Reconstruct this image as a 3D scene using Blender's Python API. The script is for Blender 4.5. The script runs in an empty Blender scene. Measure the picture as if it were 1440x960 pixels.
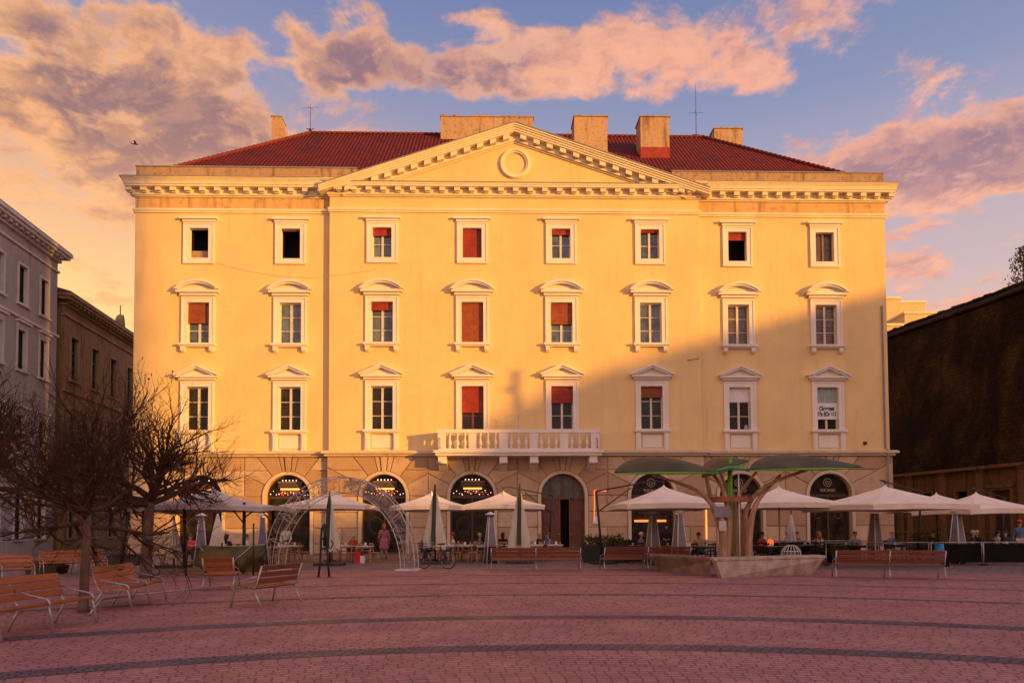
import bpy, bmesh, math, random
from mathutils import Vector, Matrix, Euler
random.seed(11)
R = math.radians
PI = math.pi
S = bpy.context.scene
C = S.collection

# ------------------------------------------------------------------ camera
F = 1000.0                      # focal length in pixels of the 1440 px photograph
AX = 707.0                      # row of the optical axis
PITCH, ROLL, CAMH = 2.0, -0.28, 1.55
cam = bpy.data.cameras.new('camera')
cam.sensor_width = 36; cam.lens = F / 1440 * 36
cam.shift_y = (AX - 480) / 1440
cam.clip_end = 3000; cam.clip_start = 0.1
camo = bpy.data.objects.new('camera', cam); C.objects.link(camo)
RM = Matrix.Rotation(R(90 + PITCH), 4, 'X') @ Matrix.Rotation(R(ROLL), 4, 'Z')
camo.matrix_world = Matrix.Translation((0, 0, CAMH)) @ RM
S.camera = camo

# ------------------------------------------------------------------ sun + sky
SUN_AZ = (0.85, -0.53)          # horizontal direction towards the sun
SUN_EL = 5.5
sd = Vector((SUN_AZ[0], SUN_AZ[1], 0)).normalized()
sunv = Vector((sd.x * math.cos(R(SUN_EL)), sd.y * math.cos(R(SUN_EL)), math.sin(R(SUN_EL))))
sl = bpy.data.lights.new('sun', 'SUN'); sl.energy = 5.0; sl.angle = R(0.8); sl.color = (1.0, 0.49, 0.04)
so = bpy.data.objects.new('sun', sl); C.objects.link(so)
so.rotation_euler = sunv.to_track_quat('Z', 'Y').to_euler(); so.location = (60, -60, 60)

W = bpy.data.worlds.new('World'); S.world = W; W.use_nodes = True
wt = W.node_tree; wt.nodes.clear()
class NT:
    def __init__(s, t): s.t = t
    def n(s, ty, **k):
        x = s.t.nodes.new(ty)
        for a, b in k.items(): setattr(x, a, b)
        return x
    def l(s, a, b): s.t.links.new(a, b)
    def math(s, op, a, b=None, c=None, clamp=False):
        x = s.n('ShaderNodeMath', operation=op); x.use_clamp = clamp
        for i, v in enumerate((a, b, c)):
            if v is None: continue
            if isinstance(v, (int, float)): x.inputs[i].default_value = v
            else: s.l(v, x.inputs[i])
        return x.outputs[0]
    def mix(s, f, a, b, bt='MIX'):
        x = s.n('ShaderNodeMix', data_type='RGBA', blend_type=bt)
        for sock, v in ((x.inputs[0], f), (x.inputs[6], a), (x.inputs[7], b)):
            if isinstance(v, (int, float)): sock.default_value = v
            elif isinstance(v, (tuple, list)): sock.default_value = (*v[:3], 1)
            else: s.l(v, sock)
        return x.outputs[2]
    def smooth(s, v, a, b, c=0.0, d=1.0):
        x = s.n('ShaderNodeMapRange', interpolation_type='SMOOTHSTEP')
        s.l(v, x.inputs[0])
        for i, q in enumerate((a, b, c, d)): x.inputs[i + 1].default_value = q
        return x.outputs[0]
    def noise(s, vec, scale, detail=4, rough=.55, dist=0):
        x = s.n('ShaderNodeTexNoise'); x.inputs['Scale'].default_value = scale
        x.inputs['Detail'].default_value = detail; x.inputs['Roughness'].default_value = rough
        x.inputs['Distortion'].default_value = dist
        if vec is not None: s.l(vec, x.inputs['Vector'])
        return x.outputs[0]
    def ramp(s, f, stops):
        x = s.n('ShaderNodeValToRGB'); e = x.color_ramp.elements
        while len(e) < len(stops): e.new(0.5)
        for i, (p, c) in enumerate(stops):
            e[i].position = p; e[i].color = (*c, 1)
        s.l(f, x.inputs[0]); return x.outputs[0]
w = NT(wt)
tc = w.n('ShaderNodeTexCoord'); dirv = tc.outputs['Generated']
sp = w.n('ShaderNodeSeparateXYZ'); w.l(dirv, sp.inputs[0])
dx, dy, dz = sp.outputs
zc = w.math('MAXIMUM', dz, 0.0)
left = w.smooth(dx, -0.62, 0.30, 1.0, 0.0)
gl = w.ramp(zc, [(0.0, (1.2, .54, .08)), (.20, (1.4, .82, .20)), (.32, (1.05, .56, .20)), (.44, (.72, .38, .28)), (.52, (.32, .30, .44)), (.62, (.17, .21, .42))])
gr = w.ramp(zc, [(0.0, (.92, .46, .25)), (.20, (.86, .50, .36)), (.30, (.64, .46, .46)), (.42, (.44, .38, .50)), (.50, (.26, .29, .47)), (.62, (.15, .20, .40))])
base = w.mix(left, gr, gl)
def cloudvec(k, sx, sy, ox=0, oy=0):
    den = w.math('ADD', zc, k)
    cx = w.math('ADD', w.math('MULTIPLY', w.math('DIVIDE', dx, den), sx), ox)
    cy = w.math('ADD', w.math('MULTIPLY', w.math('DIVIDE', dy, den), sy), oy)
    cb = w.n('ShaderNodeCombineXYZ'); w.l(cx, cb.inputs[0]); w.l(cy, cb.inputs[1]); return cb.outputs[0]
den_ = w.math('MAXIMUM', dy, .05)
U = w.math('DIVIDE', dx, den_); V = w.math('DIVIDE', dz, den_)
def blob(u, v, su, sv, amp, tilt=0.0):       # a bank of cloud in one part of the sky
    a = w.math('SUBTRACT', U, u); b_ = w.math('SUBTRACT', V, v)
    b_ = w.math('SUBTRACT', b_, w.math('MULTIPLY', a, tilt))
    q = w.math('ADD', w.math('POWER', w.math('DIVIDE', w.math('ABSOLUTE', a), su), 2.0), w.math('POWER', w.math('DIVIDE', w.math('ABSOLUTE', b_), sv), 2.0))
    return w.math('MULTIPLY', w.math('EXPONENT', w.math('MULTIPLY', q, -1.0)), amp)
def total(lst):
    r = None
    for x in lst: r = x if r is None else w.math('ADD', r, x)
    return r
v1 = cloudvec(.16, 1.0, 1.0, 3.1, 7.7)
v2 = cloudvec(.16, 1.0, 1.0, 3.13, 7.63)
big = w.noise(v1, 3.6, 10, .62, .3)
big2 = w.noise(v2, 3.6, 10, .62, .3)
fine = w.noise(v1, 8.0, 6, .62, .3)
thickb = total([blob(-.55, .60, .34, .10, .30, -.05), blob(-.16, .665, .20, .050, .22, -.10), blob(-.35, .545, .22, .04, .14), blob(-.62, .47, .30, .035, .10), blob(-.62, .73, .22, .05, .12),
                blob(.66, .535, .27, .065, .26, .22), blob(.50, .50, .16, .03, .12), blob(.56, .37, .07, .016, .18), blob(.62, .30, .10, .018, .10)])
thinb = total([blob(.0, .60, .20, .06, -.11), blob(-.05, .70, .10, .03, -.04), blob(.16, .665, .14, .04, .19), blob(.27, .63, .16, .025, .17, .1), blob(.02, .63, .07, .02, .08), blob(.4, .5, .35, .10, .05), blob(.22, .70, .07, .02, .10), blob(.55, .62, .16, .04, .10, .3), blob(-.05, .735, .10, .015, .12), blob(-.6, .33, .25, .06, .08), blob(.6, .42, .2, .06, .06)])
dens = w.math('ADD', big, w.math('MULTIPLY', w.math('SUBTRACT', fine, .5), .48))
cov = w.math('ADD', w.math('ADD', dens, thickb), thinb)
mask = w.smooth(cov, .545, .68)
thick = w.smooth(w.math('SUBTRACT', cov, w.math('MULTIPLY', thinb, 1.3)), .60, .80)
edge = w.smooth(w.math('SUBTRACT', big, big2), -.01, .06)
low = w.smooth(V, .30, .62)
litc = w.mix(left, (1.0, .44, .26), (1.12, .50, .14))
shc = w.mix(left, (.32, .165, .21), (.31, .13, .10))
shc = w.mix(low, w.mix(left, (.66, .30, .26), (.86, .34, .11)), shc)
ccol = w.mix(thick, litc, shc)
ccol = w.mix(w.math('MULTIPLY', edge, .42), ccol, w.mix(.35, litc, shc))
f3 = w.noise(v1, 14.0, 7, .65, .4)
ccol = w.mix(w.math('MULTIPLY', w.smooth(w.math('ADD', w.math('MULTIPLY', f3, .5), w.math('MULTIPLY', fine, .5)), .50, .62), .55), ccol, w.mix(left, (1.05, .52, .34), (1.2, .58, .20)))
ccol = w.mix(w.math('MULTIPLY', w.smooth(f3, .52, .35), .35), ccol, w.mix(.5, shc, (.22, .15, .24)))
sky = w.mix(w.math('MULTIPLY', mask, .9), base, ccol)
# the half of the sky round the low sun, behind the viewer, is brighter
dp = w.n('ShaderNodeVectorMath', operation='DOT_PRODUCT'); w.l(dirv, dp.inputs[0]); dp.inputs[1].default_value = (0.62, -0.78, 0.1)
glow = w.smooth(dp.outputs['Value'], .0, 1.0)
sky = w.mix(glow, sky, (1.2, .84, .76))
below = w.smooth(dz, -.02, .0, 1, 0)
sky = w.mix(below, sky, (.10, .06, .05))
nis = w.n('ShaderNodeTexSky', sky_type='NISHITA'); nis.sun_disc = False
nis.sun_elevation = R(SUN_EL); nis.sun_rotation = math.atan2(sd.x, sd.y)
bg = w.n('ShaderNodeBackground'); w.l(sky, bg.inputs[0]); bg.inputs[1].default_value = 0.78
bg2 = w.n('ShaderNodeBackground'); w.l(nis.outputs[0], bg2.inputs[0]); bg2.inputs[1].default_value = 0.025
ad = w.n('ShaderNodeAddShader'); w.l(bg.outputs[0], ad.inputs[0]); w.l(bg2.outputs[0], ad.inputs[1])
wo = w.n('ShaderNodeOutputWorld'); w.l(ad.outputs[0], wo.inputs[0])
S.view_settings.view_transform = 'Standard'; S.view_settings.look = 'None'
S.view_settings.exposure = 0.30; S.view_settings.gamma = 1.0; S.view_settings.use_curve_mapping = False
S.render.engine = 'CYCLES'
S.cycles.use_denoising = True
S.cycles.max_bounces = 6

# ------------------------------------------------------------------ photograph -> world measurements
CAMP = Vector((0, 0, CAMH))
def ray(px, py):
    return (RM.to_3x3() @ Vector(((px - 720) / F, (AX - py) / F, -1))).normalized()
def G(px, py, z=0.0):                         # point on the ground under a pixel
    d = ray(px, py); t = (z - CAMH) / d.z
    return CAMP + d * t
def AY(px, py, Y):                            # point at distance Y
    d = ray(px, py); return CAMP + d * (Y / d.y)
FYAW = math.atan(0.0286)
FM = Matrix.Translation((0, 44, 0)) @ Matrix.Rotation(FYAW, 4, 'Z')
FMI = FM.inverted()
def FL(px, py, off=0.0):                      # facade-local (x, z) on the plane y = off
    o = FMI @ CAMP; d = FMI.to_3x3() @ ray(px, py)
    p = o + d * ((off - o.y) / d.y)
    return p.x, p.z
def ZC(py, off=0.0, px=720): return FL(px, py, off)[1]
def XC(px, py=455, off=0.0): return FL(px, py, off)[0]

# ------------------------------------------------------------------ materials
def newmat(name):
    m = bpy.data.materials.new(name); m.use_nodes = True
    nt = m.node_tree; b = nt.nodes['Principled BSDF']
    return m, NT(nt), b
def setc(b, key, v):
    b.inputs[key].default_value = v
def pm(name, col, rough=.6, var=.18, scale=3.0, bump=0.0, metal=0.0, col2=None, bscale=None, coord='Object', detail=5, spec=.4, stretch=None):
    m, t, b = newmat(name)
    tcn = t.n('ShaderNodeTexCoord'); vec = tcn.outputs[coord]
    if stretch:
        mp = t.n('ShaderNodeMapping'); mp.inputs['Scale'].default_value = stretch; t.l(vec, mp.inputs[0]); vec = mp.outputs[0]
    nz = t.noise(vec, scale, detail, .6)
    c1 = tuple(max(0, c * (1 - var)) for c in col); c2 = col2 or tuple(min(1, c * (1 + var)) for c in col)
    t.l(t.mix(t.smooth(nz, .3, .7), c1, c2), b.inputs['Base Color'])
    setc(b, 'Roughness', rough); setc(b, 'Metallic', metal); setc(b, 'Specular IOR Level', spec)
    if bump:
        bp = t.n('ShaderNodeBump'); bp.inputs['Strength'].default_value = bump; bp.inputs['Distance'].default_value = .02
        t.l(t.noise(vec, bscale or scale * 8, 4, .6), bp.inputs['Height']); t.l(bp.outputs[0], b.inputs['Normal'])
    return m
def emat(name, col, st):
    m, t, b = newmat(name); setc(b, 'Base Color', (*col, 1)); setc(b, 'Emission Color', (*col, 1)); setc(b, 'Emission Strength', st); return m

def plaster(name, col, stain, amount=.35, fs=1.7):
    m, t, b = newmat(name)
    o = t.n('ShaderNodeTexCoord').outputs['Object']
    big = t.noise(o, .35, 6, .6); med = t.noise(o, fs, 6, .65)
    mp = t.n('ShaderNodeMapping'); mp.inputs['Scale'].default_value = (2.2, 2.2, .22); t.l(o, mp.inputs[0])
    run = t.noise(mp.outputs[0], 1.0, 5, .6)
    c = t.mix(t.smooth(big, .3, .7), tuple(x * .93 for x in col), tuple(min(1, x * 1.05) for x in col))
    c = t.mix(t.math('MULTIPLY', t.smooth(run, .50, .72), amount), c, stain)
    c = t.mix(t.math('MULTIPLY', t.smooth(med, .50, .68), amount * .6), c, stain)
    t.l(c, b.inputs['Base Color']); setc(b, 'Roughness', .88); setc(b, 'Specular IOR Level', .2)
    bp = t.n('ShaderNodeBump'); bp.inputs['Strength'].default_value = .25; bp.inputs['Distance'].default_value = .01
    t.l(t.noise(o, 9, 6, .65), bp.inputs['Height']); t.l(bp.outputs[0], b.inputs['Normal'])
    return m
M = {}
M['plaster'] = plaster('yellow_plaster', (.78, .54, .27), (.58, .40, .20), .36)
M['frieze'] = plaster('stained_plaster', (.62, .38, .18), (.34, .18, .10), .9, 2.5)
M['trim'] = plaster('cream_trim', (.78, .65, .48), (.58, .43, .28), .35)
M['surround'] = plaster('white_surround', (.78, .68, .64), (.58, .47, .42), .22)
M['parapet'] = plaster('weathered_parapet', (.40, .26, .17), (.15, .09, .07), 1.0, 3.0)
M['chimney'] = plaster('chimney_render', (.47, .30, .20), (.17, .095, .07), 1.0, 5.0)
M['lead'] = pm('lead_flashing', (.24, .22, .25), .5, .15, 2)
def stonemat():
    m, t, b = newmat('sandstone')
    o = t.n('ShaderNodeTexCoord').outputs['Object']
    at = t.n('ShaderNodeAttribute'); at.attribute_name = 'tint'
    c = t.ramp(at.outputs['Fac'], [(0, (.40, .24, .155)), (.5, (.49, .32, .215)), (1, (.58, .41, .29))])
    n = t.noise(o, 1.6, 7, .68)
    c = t.mix(t.math('MULTIPLY', t.smooth(n, .45, .75), .5), c, (.27, .15, .095))
    c = t.mix(t.math('MULTIPLY', t.smooth(t.noise(o, 6, 6, .7), .5, .8), .3), c, (.56, .41, .30))
    t.l(c, b.inputs['Base Color']); setc(b, 'Roughness', .9); setc(b, 'Specular IOR Level', .1)
    bp = t.n('ShaderNodeBump'); bp.inputs['Strength'].default_value = .5; bp.inputs['Distance'].default_value = .02
    t.l(t.noise(o, 12, 7, .7), bp.inputs['Height']); t.l(bp.outputs[0], b.inputs['Normal'])
    return m
M['stone'] = stonemat()
M['joint'] = pm('stone_joint', (.46, .32, .23), .95, .2, 5)
M['ledge'] = plaster('ledge_stone', (.62, .47, .36), (.40, .26, .18), .5)
def tilemat():
    m, t, b = newmat('red_roof_tiles')
    o = t.n('ShaderNodeTexCoord').outputs['UV']
    br = t.n('ShaderNodeTexBrick'); t.l(o, br.inputs['Vector']); br.offset = 0.0
    br.inputs['Scale'].default_value = 1; br.inputs['Brick Width'].default_value = .26; br.inputs['Row Height'].default_value = .36
    br.inputs['Mortar Size'].default_value = .035; br.inputs['Mortar Smooth'].default_value = .6
    br.inputs['Color1'].default_value = (.19, .012, .008, 1); br.inputs['Color2'].default_value = (.11, .008, .006, 1); br.inputs['Mortar'].default_value = (.055, .01, .01, 1)
    n = t.noise(o, .6, 5, .6)
    c_ = t.mix(t.math('MULTIPLY', t.smooth(n, .45, .7), .65), br.outputs['Color'], (.05, .010, .009))
    n2_ = t.noise(o, 7, 3, .7); t.l(t.mix(t.math('MULTIPLY', t.smooth(n2_, .55, .7), .35), c_, (.20, .03, .018)), b.inputs['Base Color'])
    wv = t.n('ShaderNodeTexWave', wave_type='BANDS', bands_direction='X'); wv.inputs['Scale'].default_value = 1 / .26 / 3.183 * 1.0; t.l(o, wv.inputs['Vector'])
    bp = t.n('ShaderNodeBump'); bp.inputs['Strength'].default_value = .8; bp.inputs['Distance'].default_value = .06
    t.l(t.math('ADD', t.math('MULTIPLY', br.outputs['Fac'], -.6), wv.outputs['Fac']), bp.inputs['Height']); t.l(bp.outputs[0], b.inputs['Normal'])
    setc(b, 'Roughness', .8); setc(b, 'Specular IOR Level', .25)
    return m
M['tiles'] = tilemat()
M['ridge'] = pm('ridge_tile', (.15, .016, .012), .8, .3, 6)
M['void'] = pm('dark_interior', (.012, .009, .008), .9, .1, 2, spec=.1)
M['pane'] = pm('painted_reflection_glass', (.04, .055, .09), .10, .5, .9, spec=.6, col2=(.12, .15, .20))  # blue and dark patches in the base colour paint the sky's reflection
M['pane_dark'] = pm('dark_window_glass', (.022, .016, .014), .12, .5, 1.5, spec=.22)
M['shopglass'] = pm('shop_glass', (.020, .013, .010), .35, .6, 2.0, spec=.12, col2=(.045, .028, .018))
M['pane_warm'] = pm('curtained_glass', (.10, .055, .04), .2, .5, 2.5, spec=.5)
M['sash'] = pm('white_sash', (.62, .52, .46), .6, .12, 4)
M['sash_red'] = pm('red_brown_sash', (.20, .03, .02), .6, .2, 4)
M['sash_brown'] = pm('brown_sash', (.20, .10, .07), .6, .2, 4)
def blindmat(name, col):
    m, t, b = newmat(name)
    o = t.n('ShaderNodeTexCoord').outputs['Object']
    wv = t.n('ShaderNodeTexWave', wave_type='BANDS', bands_direction='Z'); wv.inputs['Scale'].default_value = 5.0; wv.inputs['Distortion'].default_value = .6; t.l(o, wv.inputs['Vector'])
    n = t.noise(o, 2.5, 5, .6)
    c = t.mix(t.smooth(n, .35, .7), tuple(x * .75 for x in col), tuple(min(1, x * 1.2) for x in col))
    c = t.mix(t.math('MULTIPLY', wv.outputs['Fac'], .35), c, tuple(x * .45 for x in col))
    t.l(c, b.inputs['Base Color']); setc(b, 'Roughness', .7)
    return m
M['blind'] = blindmat('red_roller_shutter', (.32, .022, .010))
M['blind_wood'] = blindmat('wooden_blind', (.30, .060, .018))
M['curtain'] = pm('pale_curtain', (.32, .36, .36), .8, .25, 3, stretch=(8, 8, .5))
M['paper'] = pm('white_paper', (.72, .66, .70), .8, .06, 3)
M['ink'] = pm('black_ink', (.03, .02, .045), .7, .1, 3)
M['bronze'] = pm('sign_metal', (.40, .30, .23), .45, .15, 5)
M['door'] = pm('door_wood', (.13, .045, .025), .55, .35, 3, bump=.3, stretch=(4, 4, .5))
M['iron'] = pm('black_iron', (.02, .018, .02), .5, .2, 4)
M['steel'] = pm('galvanised_steel', (.42, .38, .40), .38, .15, 6, metal=.6)
M['shopframe'] = pm('shop_frame', (.07, .032, .022), .5, .3, 4)

# ------------------------------------------------------------------ mesh builder
class MB:
    def __init__(s): s.v = []; s.f = []; s.mi = []; s.t = []; s.uv = {}; s.sm = []
    def add(s, vs, fs, m=0, tint=.5, smooth=False):
        o = len(s.v); s.v += [tuple(x) for x in vs]
        for f in fs:
            s.f.append([o + i for i in f]); s.mi.append(m); s.t.append(tint); s.sm.append(smooth)
    def box(s, x0, x1, y0, y1, z0, z1, m=0, tint=.5, mat=None):
        vs = [Vector(p) for p in ((x0, y0, z0), (x1, y0, z0), (x1, y1, z0), (x0, y1, z0), (x0, y0, z1), (x1, y0, z1), (x1, y1, z1), (x0, y1, z1))]
        if mat: vs = [mat @ p for p in vs]
        s.add(vs, [(0, 3, 2, 1), (4, 5, 6, 7), (0, 1, 5, 4), (1, 2, 6, 5), (2, 3, 7, 6), (3, 0, 4, 7)], m, tint)
    def cbox(s, c, size, m=0, rot=None, tint=.5):
        mt = Matrix.Translation(c) @ (rot.to_4x4() if rot is not None else Matrix())
        a, b, d = [q / 2 for q in size]
        s.box(-a, a, -b, b, -d, d, m, tint, mt)
    def prism(s, poly, y0, y1, m=0, tint=.5, axis='y', caps=True):
        n = len(poly)
        if axis == 'y': A = [(x, y0, z) for x, z in poly]; B = [(x, y1, z) for x, z in poly]
        elif axis == 'x': A = [(y0, x, z) for x, z in poly]; B = [(y1, x, z) for x, z in poly]
        else: A = [(x, z, y0) for x, z in poly]; B = [(x, z, y1) for x, z in poly]
        fs = [(i, (i + 1) % n, n + (i + 1) % n, n + i) for i in range(n)]
        if caps: fs += [tuple(range(n)), tuple(range(2 * n - 1, n - 1, -1))]
        s.add(A + B, fs, m, tint)
    def strip(s, outer, inner, y0, y1, m=0):      # band between two polylines (xz), extruded in y
        n = len(outer)
        for i in range(n - 1):
            q = [outer[i], outer[i + 1], inner[i + 1], inner[i]]
            vs = [(x, y0, z) for x, z in q] + [(x, y1, z) for x, z in q]
            fs = [(0, 1, 2, 3), (7, 6, 5, 4), (0, 4, 5, 1), (2, 6, 7, 3)]
            if i == 0: fs.append((3, 7, 4, 0))
            if i == n - 2: fs.append((1, 5, 6, 2))
            s.add(vs, fs, m)
    def tube(s, pts, rad, n=6, m=0, caps=True, smooth=True):
        pts = [Vector(p) for p in pts]
        if isinstance(rad, (int, float)): rad = [rad] * len(pts)
        vs = []; up = None
        for i, p in enumerate(pts):
            d = (pts[min(i + 1, len(pts) - 1)] - pts[max(i - 1, 0)])
            if d.length < 1e-9: d = Vector((0, 0, 1))
            d.normalize()
            a = Vector((0, 0, 1)) if abs(d.z) < .9 else Vector((1, 0, 0))
            if up is not None and (up - d * up.dot(d)).length > .2: a = up
            u = (a - d * a.dot(d)).normalized(); up = u; v = d.cross(u)
            for k in range(n):
                t = 2 * PI * k / n; vs.append(p + (u * math.cos(t) + v * math.sin(t)) * rad[i])
        fs = []
        for i in range(len(pts) - 1):
            for k in range(n):
                a = i * n + k; b = i * n + (k + 1) % n
                fs.append((a, b, b + n, a + n))
        if caps: fs += [tuple(range(n - 1, -1, -1)), tuple(range((len(pts) - 1) * n, len(pts) * n))]
        s.add(vs, fs, m, smooth=smooth)
    def lathe(s, prof, c=(0, 0, 0), n=12, m=0, smooth=True):
        vs = []; cx, cy, cz = c
        for r, z in prof:
            for k in range(n):
                t = 2 * PI * k / n; vs.append((cx + r * math.cos(t), cy + r * math.sin(t), cz + z))
        fs = []
        for i in range(len(prof) - 1):
            for k in range(n):
                a = i * n + k; b = i * n + (k + 1) % n; fs.append((a, b, b + n, a + n))
        fs += [tuple(range(n - 1, -1, -1)), tuple(range((len(prof) - 1) * n, len(prof) * n))]
        s.add(vs, fs, m, smooth=smooth)
    def ball(s, c, r, m=0, n=8, sz=(1, 1, 1)):
        prof = [(max(1e-4, math.sin(PI * i / n)) * r, -math.cos(PI * i / n) * r) for i in range(n + 1)]
        o = len(s.v); s.lathe(prof, (0, 0, 0), n + 2, m)
        for i in range(o, len(s.v)):
            x, y, z = s.v[i]; s.v[i] = (c[0] + x * sz[0], c[1] + y * sz[1], c[2] + z * sz[2])
    def build(s, name, mats, parent=None, recalc=True, bevel=0, uvs=None):
        me = bpy.data.meshes.new(name); me.from_pydata(s.v, [], s.f)
        if not isinstance(mats, (list, tuple)): mats = [mats]
        for mt in mats: me.materials.append(M[mt] if isinstance(mt, str) else mt)
        me.polygons.foreach_set('material_index', s.mi)
        me.polygons.foreach_set('use_smooth', s.sm)
        at = me.attributes.new('tint', 'FLOAT', 'FACE'); at.data.foreach_set('value', s.t)
        if recalc:
            bm = bmesh.new(); bm.from_mesh(me); bmesh.ops.recalc_face_normals(bm, faces=bm.faces); bm.to_mesh(me); bm.free()
        if uvs:
            u = me.uv_layers.new(name='UVMap')
            for lp in me.loops: u.data[lp.index].uv = uvs(me.vertices[lp.vertex_index].co)
        me.update()
        o = bpy.data.objects.new(name, me); C.objects.link(o)
        if parent is not None: o.parent = parent
        if bevel:
            bv = o.modifiers.new('bevel', 'BEVEL'); bv.width = bevel; bv.segments = 2; bv.limit_method = 'ANGLE'; bv.angle_limit = R(40)
        return o
def tag(o, label=None, cat=None, group=None, kind=None):
    for k, v in (('label', label), ('category', cat), ('group', group), ('kind', kind)):
        if v: o[k] = v
    return o
def thing(name, label, cat, loc=(0, 0, 0), rz=0.0, group=None):
    o = bpy.data.objects.new(name, None); C.objects.link(o); o.empty_display_size = .2
    o.location = loc; o.rotation_euler = (0, 0, rz)
    return tag(o, label, cat, group)
def dup(o, loc=None, rz=None, label=None, parent=None, scale=None):
    c = o.copy(); C.objects.link(c)
    if parent is not None: c.parent = parent
    if loc is not None: c.location = loc
    if rz is not None: c.rotation_euler = (0, 0, rz)
    if label: c['label'] = label
    if scale: c.scale = (scale,) * 3 if isinstance(scale, (int, float)) else scale
    for ch in list(o.children): dup(ch, parent=c)
    return c
def text_obj(name, body, size, mat, parent, mtx, bold=0.0, align='CENTER', depth=.01, xs=1.0):
    cu = bpy.data.curves.new(name, 'FONT'); cu.body = body; cu.size = size; cu.align_x = align; cu.extrude = depth; cu.offset = bold
    tmp = bpy.data.objects.new('tmp', cu); C.objects.link(tmp)
    dg = bpy.context.evaluated_depsgraph_get(); me = bpy.data.meshes.new_from_object(tmp.evaluated_get(dg))
    bpy.data.objects.remove(tmp); me.name = name
    me.transform(Matrix.Scale(xs, 4, (1, 0, 0)))
    me.materials.clear(); me.materials.append(M[mat] if isinstance(mat, str) else mat)
    o = bpy.data.objects.new(name, me); C.objects.link(o); o.parent = parent
    o.matrix_local = mtx @ Matrix.Rotation(R(90), 4, 'X')
    return o

# ================================================================== GROUND
def pavemat(name, c1, c2, mortar, bw, rh, cx, cy, polar=True, msize=.015, rnd=.6):
    m, t, b = newmat(name)
    g = t.n('ShaderNodeNewGeometry'); s_ = t.n('ShaderNodeSeparateXYZ'); t.l(g.outputs['Position'], s_.inputs[0])
    X = t.math('SUBTRACT', s_.outputs[0], cx); Y = t.math('SUBTRACT', s_.outputs[1], cy)
    cb = t.n('ShaderNodeCombineXYZ')
    if polar:
        r = t.math('SQRT', t.math('ADD', t.math('MULTIPLY', X, X), t.math('MULTIPLY', Y, Y)))
        a = t.math('ARCTAN2', X, Y)
        wn = t.n('ShaderNodeTexWhiteNoise', noise_dimensions='1D'); t.l(t.math('FLOOR', t.math('DIVIDE', r, rh)), wn.inputs['W'])
        t.l(t.math('ADD', t.math('MULTIPLY', a, 14.0), t.math('MULTIPLY', wn.outputs['Value'], bw * 3)), cb.inputs[0]); t.l(r, cb.inputs[1])
    else:
        t.l(X, cb.inputs[0]); t.l(Y, cb.inputs[1])
    nz = t.n('ShaderNodeTexNoise'); nz.inputs['Scale'].default_value = 1.8; t.l(cb.outputs[0], nz.inputs['Vector'])
    va = t.n('ShaderNodeVectorMath', operation='MULTIPLY_ADD'); t.l(nz.outputs['Color'], va.inputs[0]); va.inputs[1].default_value = (.05, .03, 0); t.l(cb.outputs[0], va.inputs[2])
    br = t.n('ShaderNodeTexBrick'); t.l(va.outputs[0], br.inputs['Vector'])
    br.inputs['Scale'].default_value = 1; br.inputs['Brick Width'].default_value = bw; br.inputs['Row Height'].default_value = rh
    br.inputs['Mortar Size'].default_value = msize; br.inputs['Mortar Smooth'].default_value = .4; br.inputs['Bias'].default_value = 0
    br.inputs['Color1'].default_value = (*c1, 1); br.inputs['Color2'].default_value = (*c2, 1); br.inputs['Mortar'].default_value = (*mortar, 1)
    pos = g.outputs['Position']
    big = t.smooth(t.noise(pos, .22, 5, .6), .3, .7); med = t.smooth(t.noise(pos, 1.3, 6, .65), .45, .75)
    c = t.mix(t.math('MULTIPLY', big, .35), br.outputs['Color'], tuple(x * .62 for x in c1))
    c = t.mix(t.math('MULTIPLY', med, .35), c, tuple(min(1, x * 1.35) for x in c2))
    c = t.mix(t.math('MULTIPLY', t.smooth(t.noise(pos, .55, 8, .75, .6), .54, .66), .38), c, tuple(x * .45 for x in c1))
    sm = t.smooth(t.noise(pos, 9, 4, .7), .55, .8)
    c = t.mix(t.math('MULTIPLY', sm, .3), c, tuple(x * .4 for x in c1))
    t.l(c, b.inputs['Base Color'])
    t.l(t.smooth(t.noise(pos, .7, 5, .6), .3, .7, .5, .8), b.inputs['Roughness']); setc(b, 'Specular IOR Level', .35)
    bp = t.n('ShaderNodeBump'); bp.inputs['Strength'].default_value = .6; bp.inputs['Distance'].default_value = .02
    h = t.math('ADD', t.math('MULTIPLY', br.outputs['Fac'], -1.0), t.math('MULTIPLY', t.noise(pos, 14, 3, .6), rnd))
    t.l(h, bp.inputs['Height']); t.l(bp.outputs[0], b.inputs['Normal'])
    return m
CX, CY = 0.7, -3.0
M['ground'] = pavemat('grey_setts', (.20, .125, .12), (.27, .175, .165), (.07, .045, .05), .45, .3, 0, 0, False, .03)
M['plaza'] = pavemat('pink_pavers', (.36, .140, .138), (.47, .205, .192), (.19, .074, .084), .21, .125, CX, CY, True, .018)
M['band'] = pavemat('dark_setts', (.115, .075, .095), (.18, .12, .14), (.05, .032, .045), .14, .125, CX, CY, True, .022, 1.0)
M['kerbline'] = pm('pale_kerb', (.46, .32, .28), .8, .2, 3)
g = MB(); g.add([(-900, -500, 0), (900, -500, 0), (900, 1500, 0), (-900, 1500, 0)], [(0, 1, 2, 3)])
tag(g.build('ground', 'ground'), kind='structure')
def ring(name, r0, r1, z, mat, a0=-180, a1=180, cx=CX, cy=CY, n=160):
    m = MB(); vs = []
    for i in range(n + 1):
        a = R(a0 + (a1 - a0) * i / n)
        for r in (r0, r1): vs.append((cx + r * math.sin(a), cy + r * math.cos(a), z))
    m.add(vs, [(2 * i, 2 * i + 1, 2 * i + 3, 2 * i + 2) for i in range(n)])
    return tag(m.build(name, mat), kind='structure')
ring('plaza_paving', .02, 30.0, .004, 'plaza')
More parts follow.
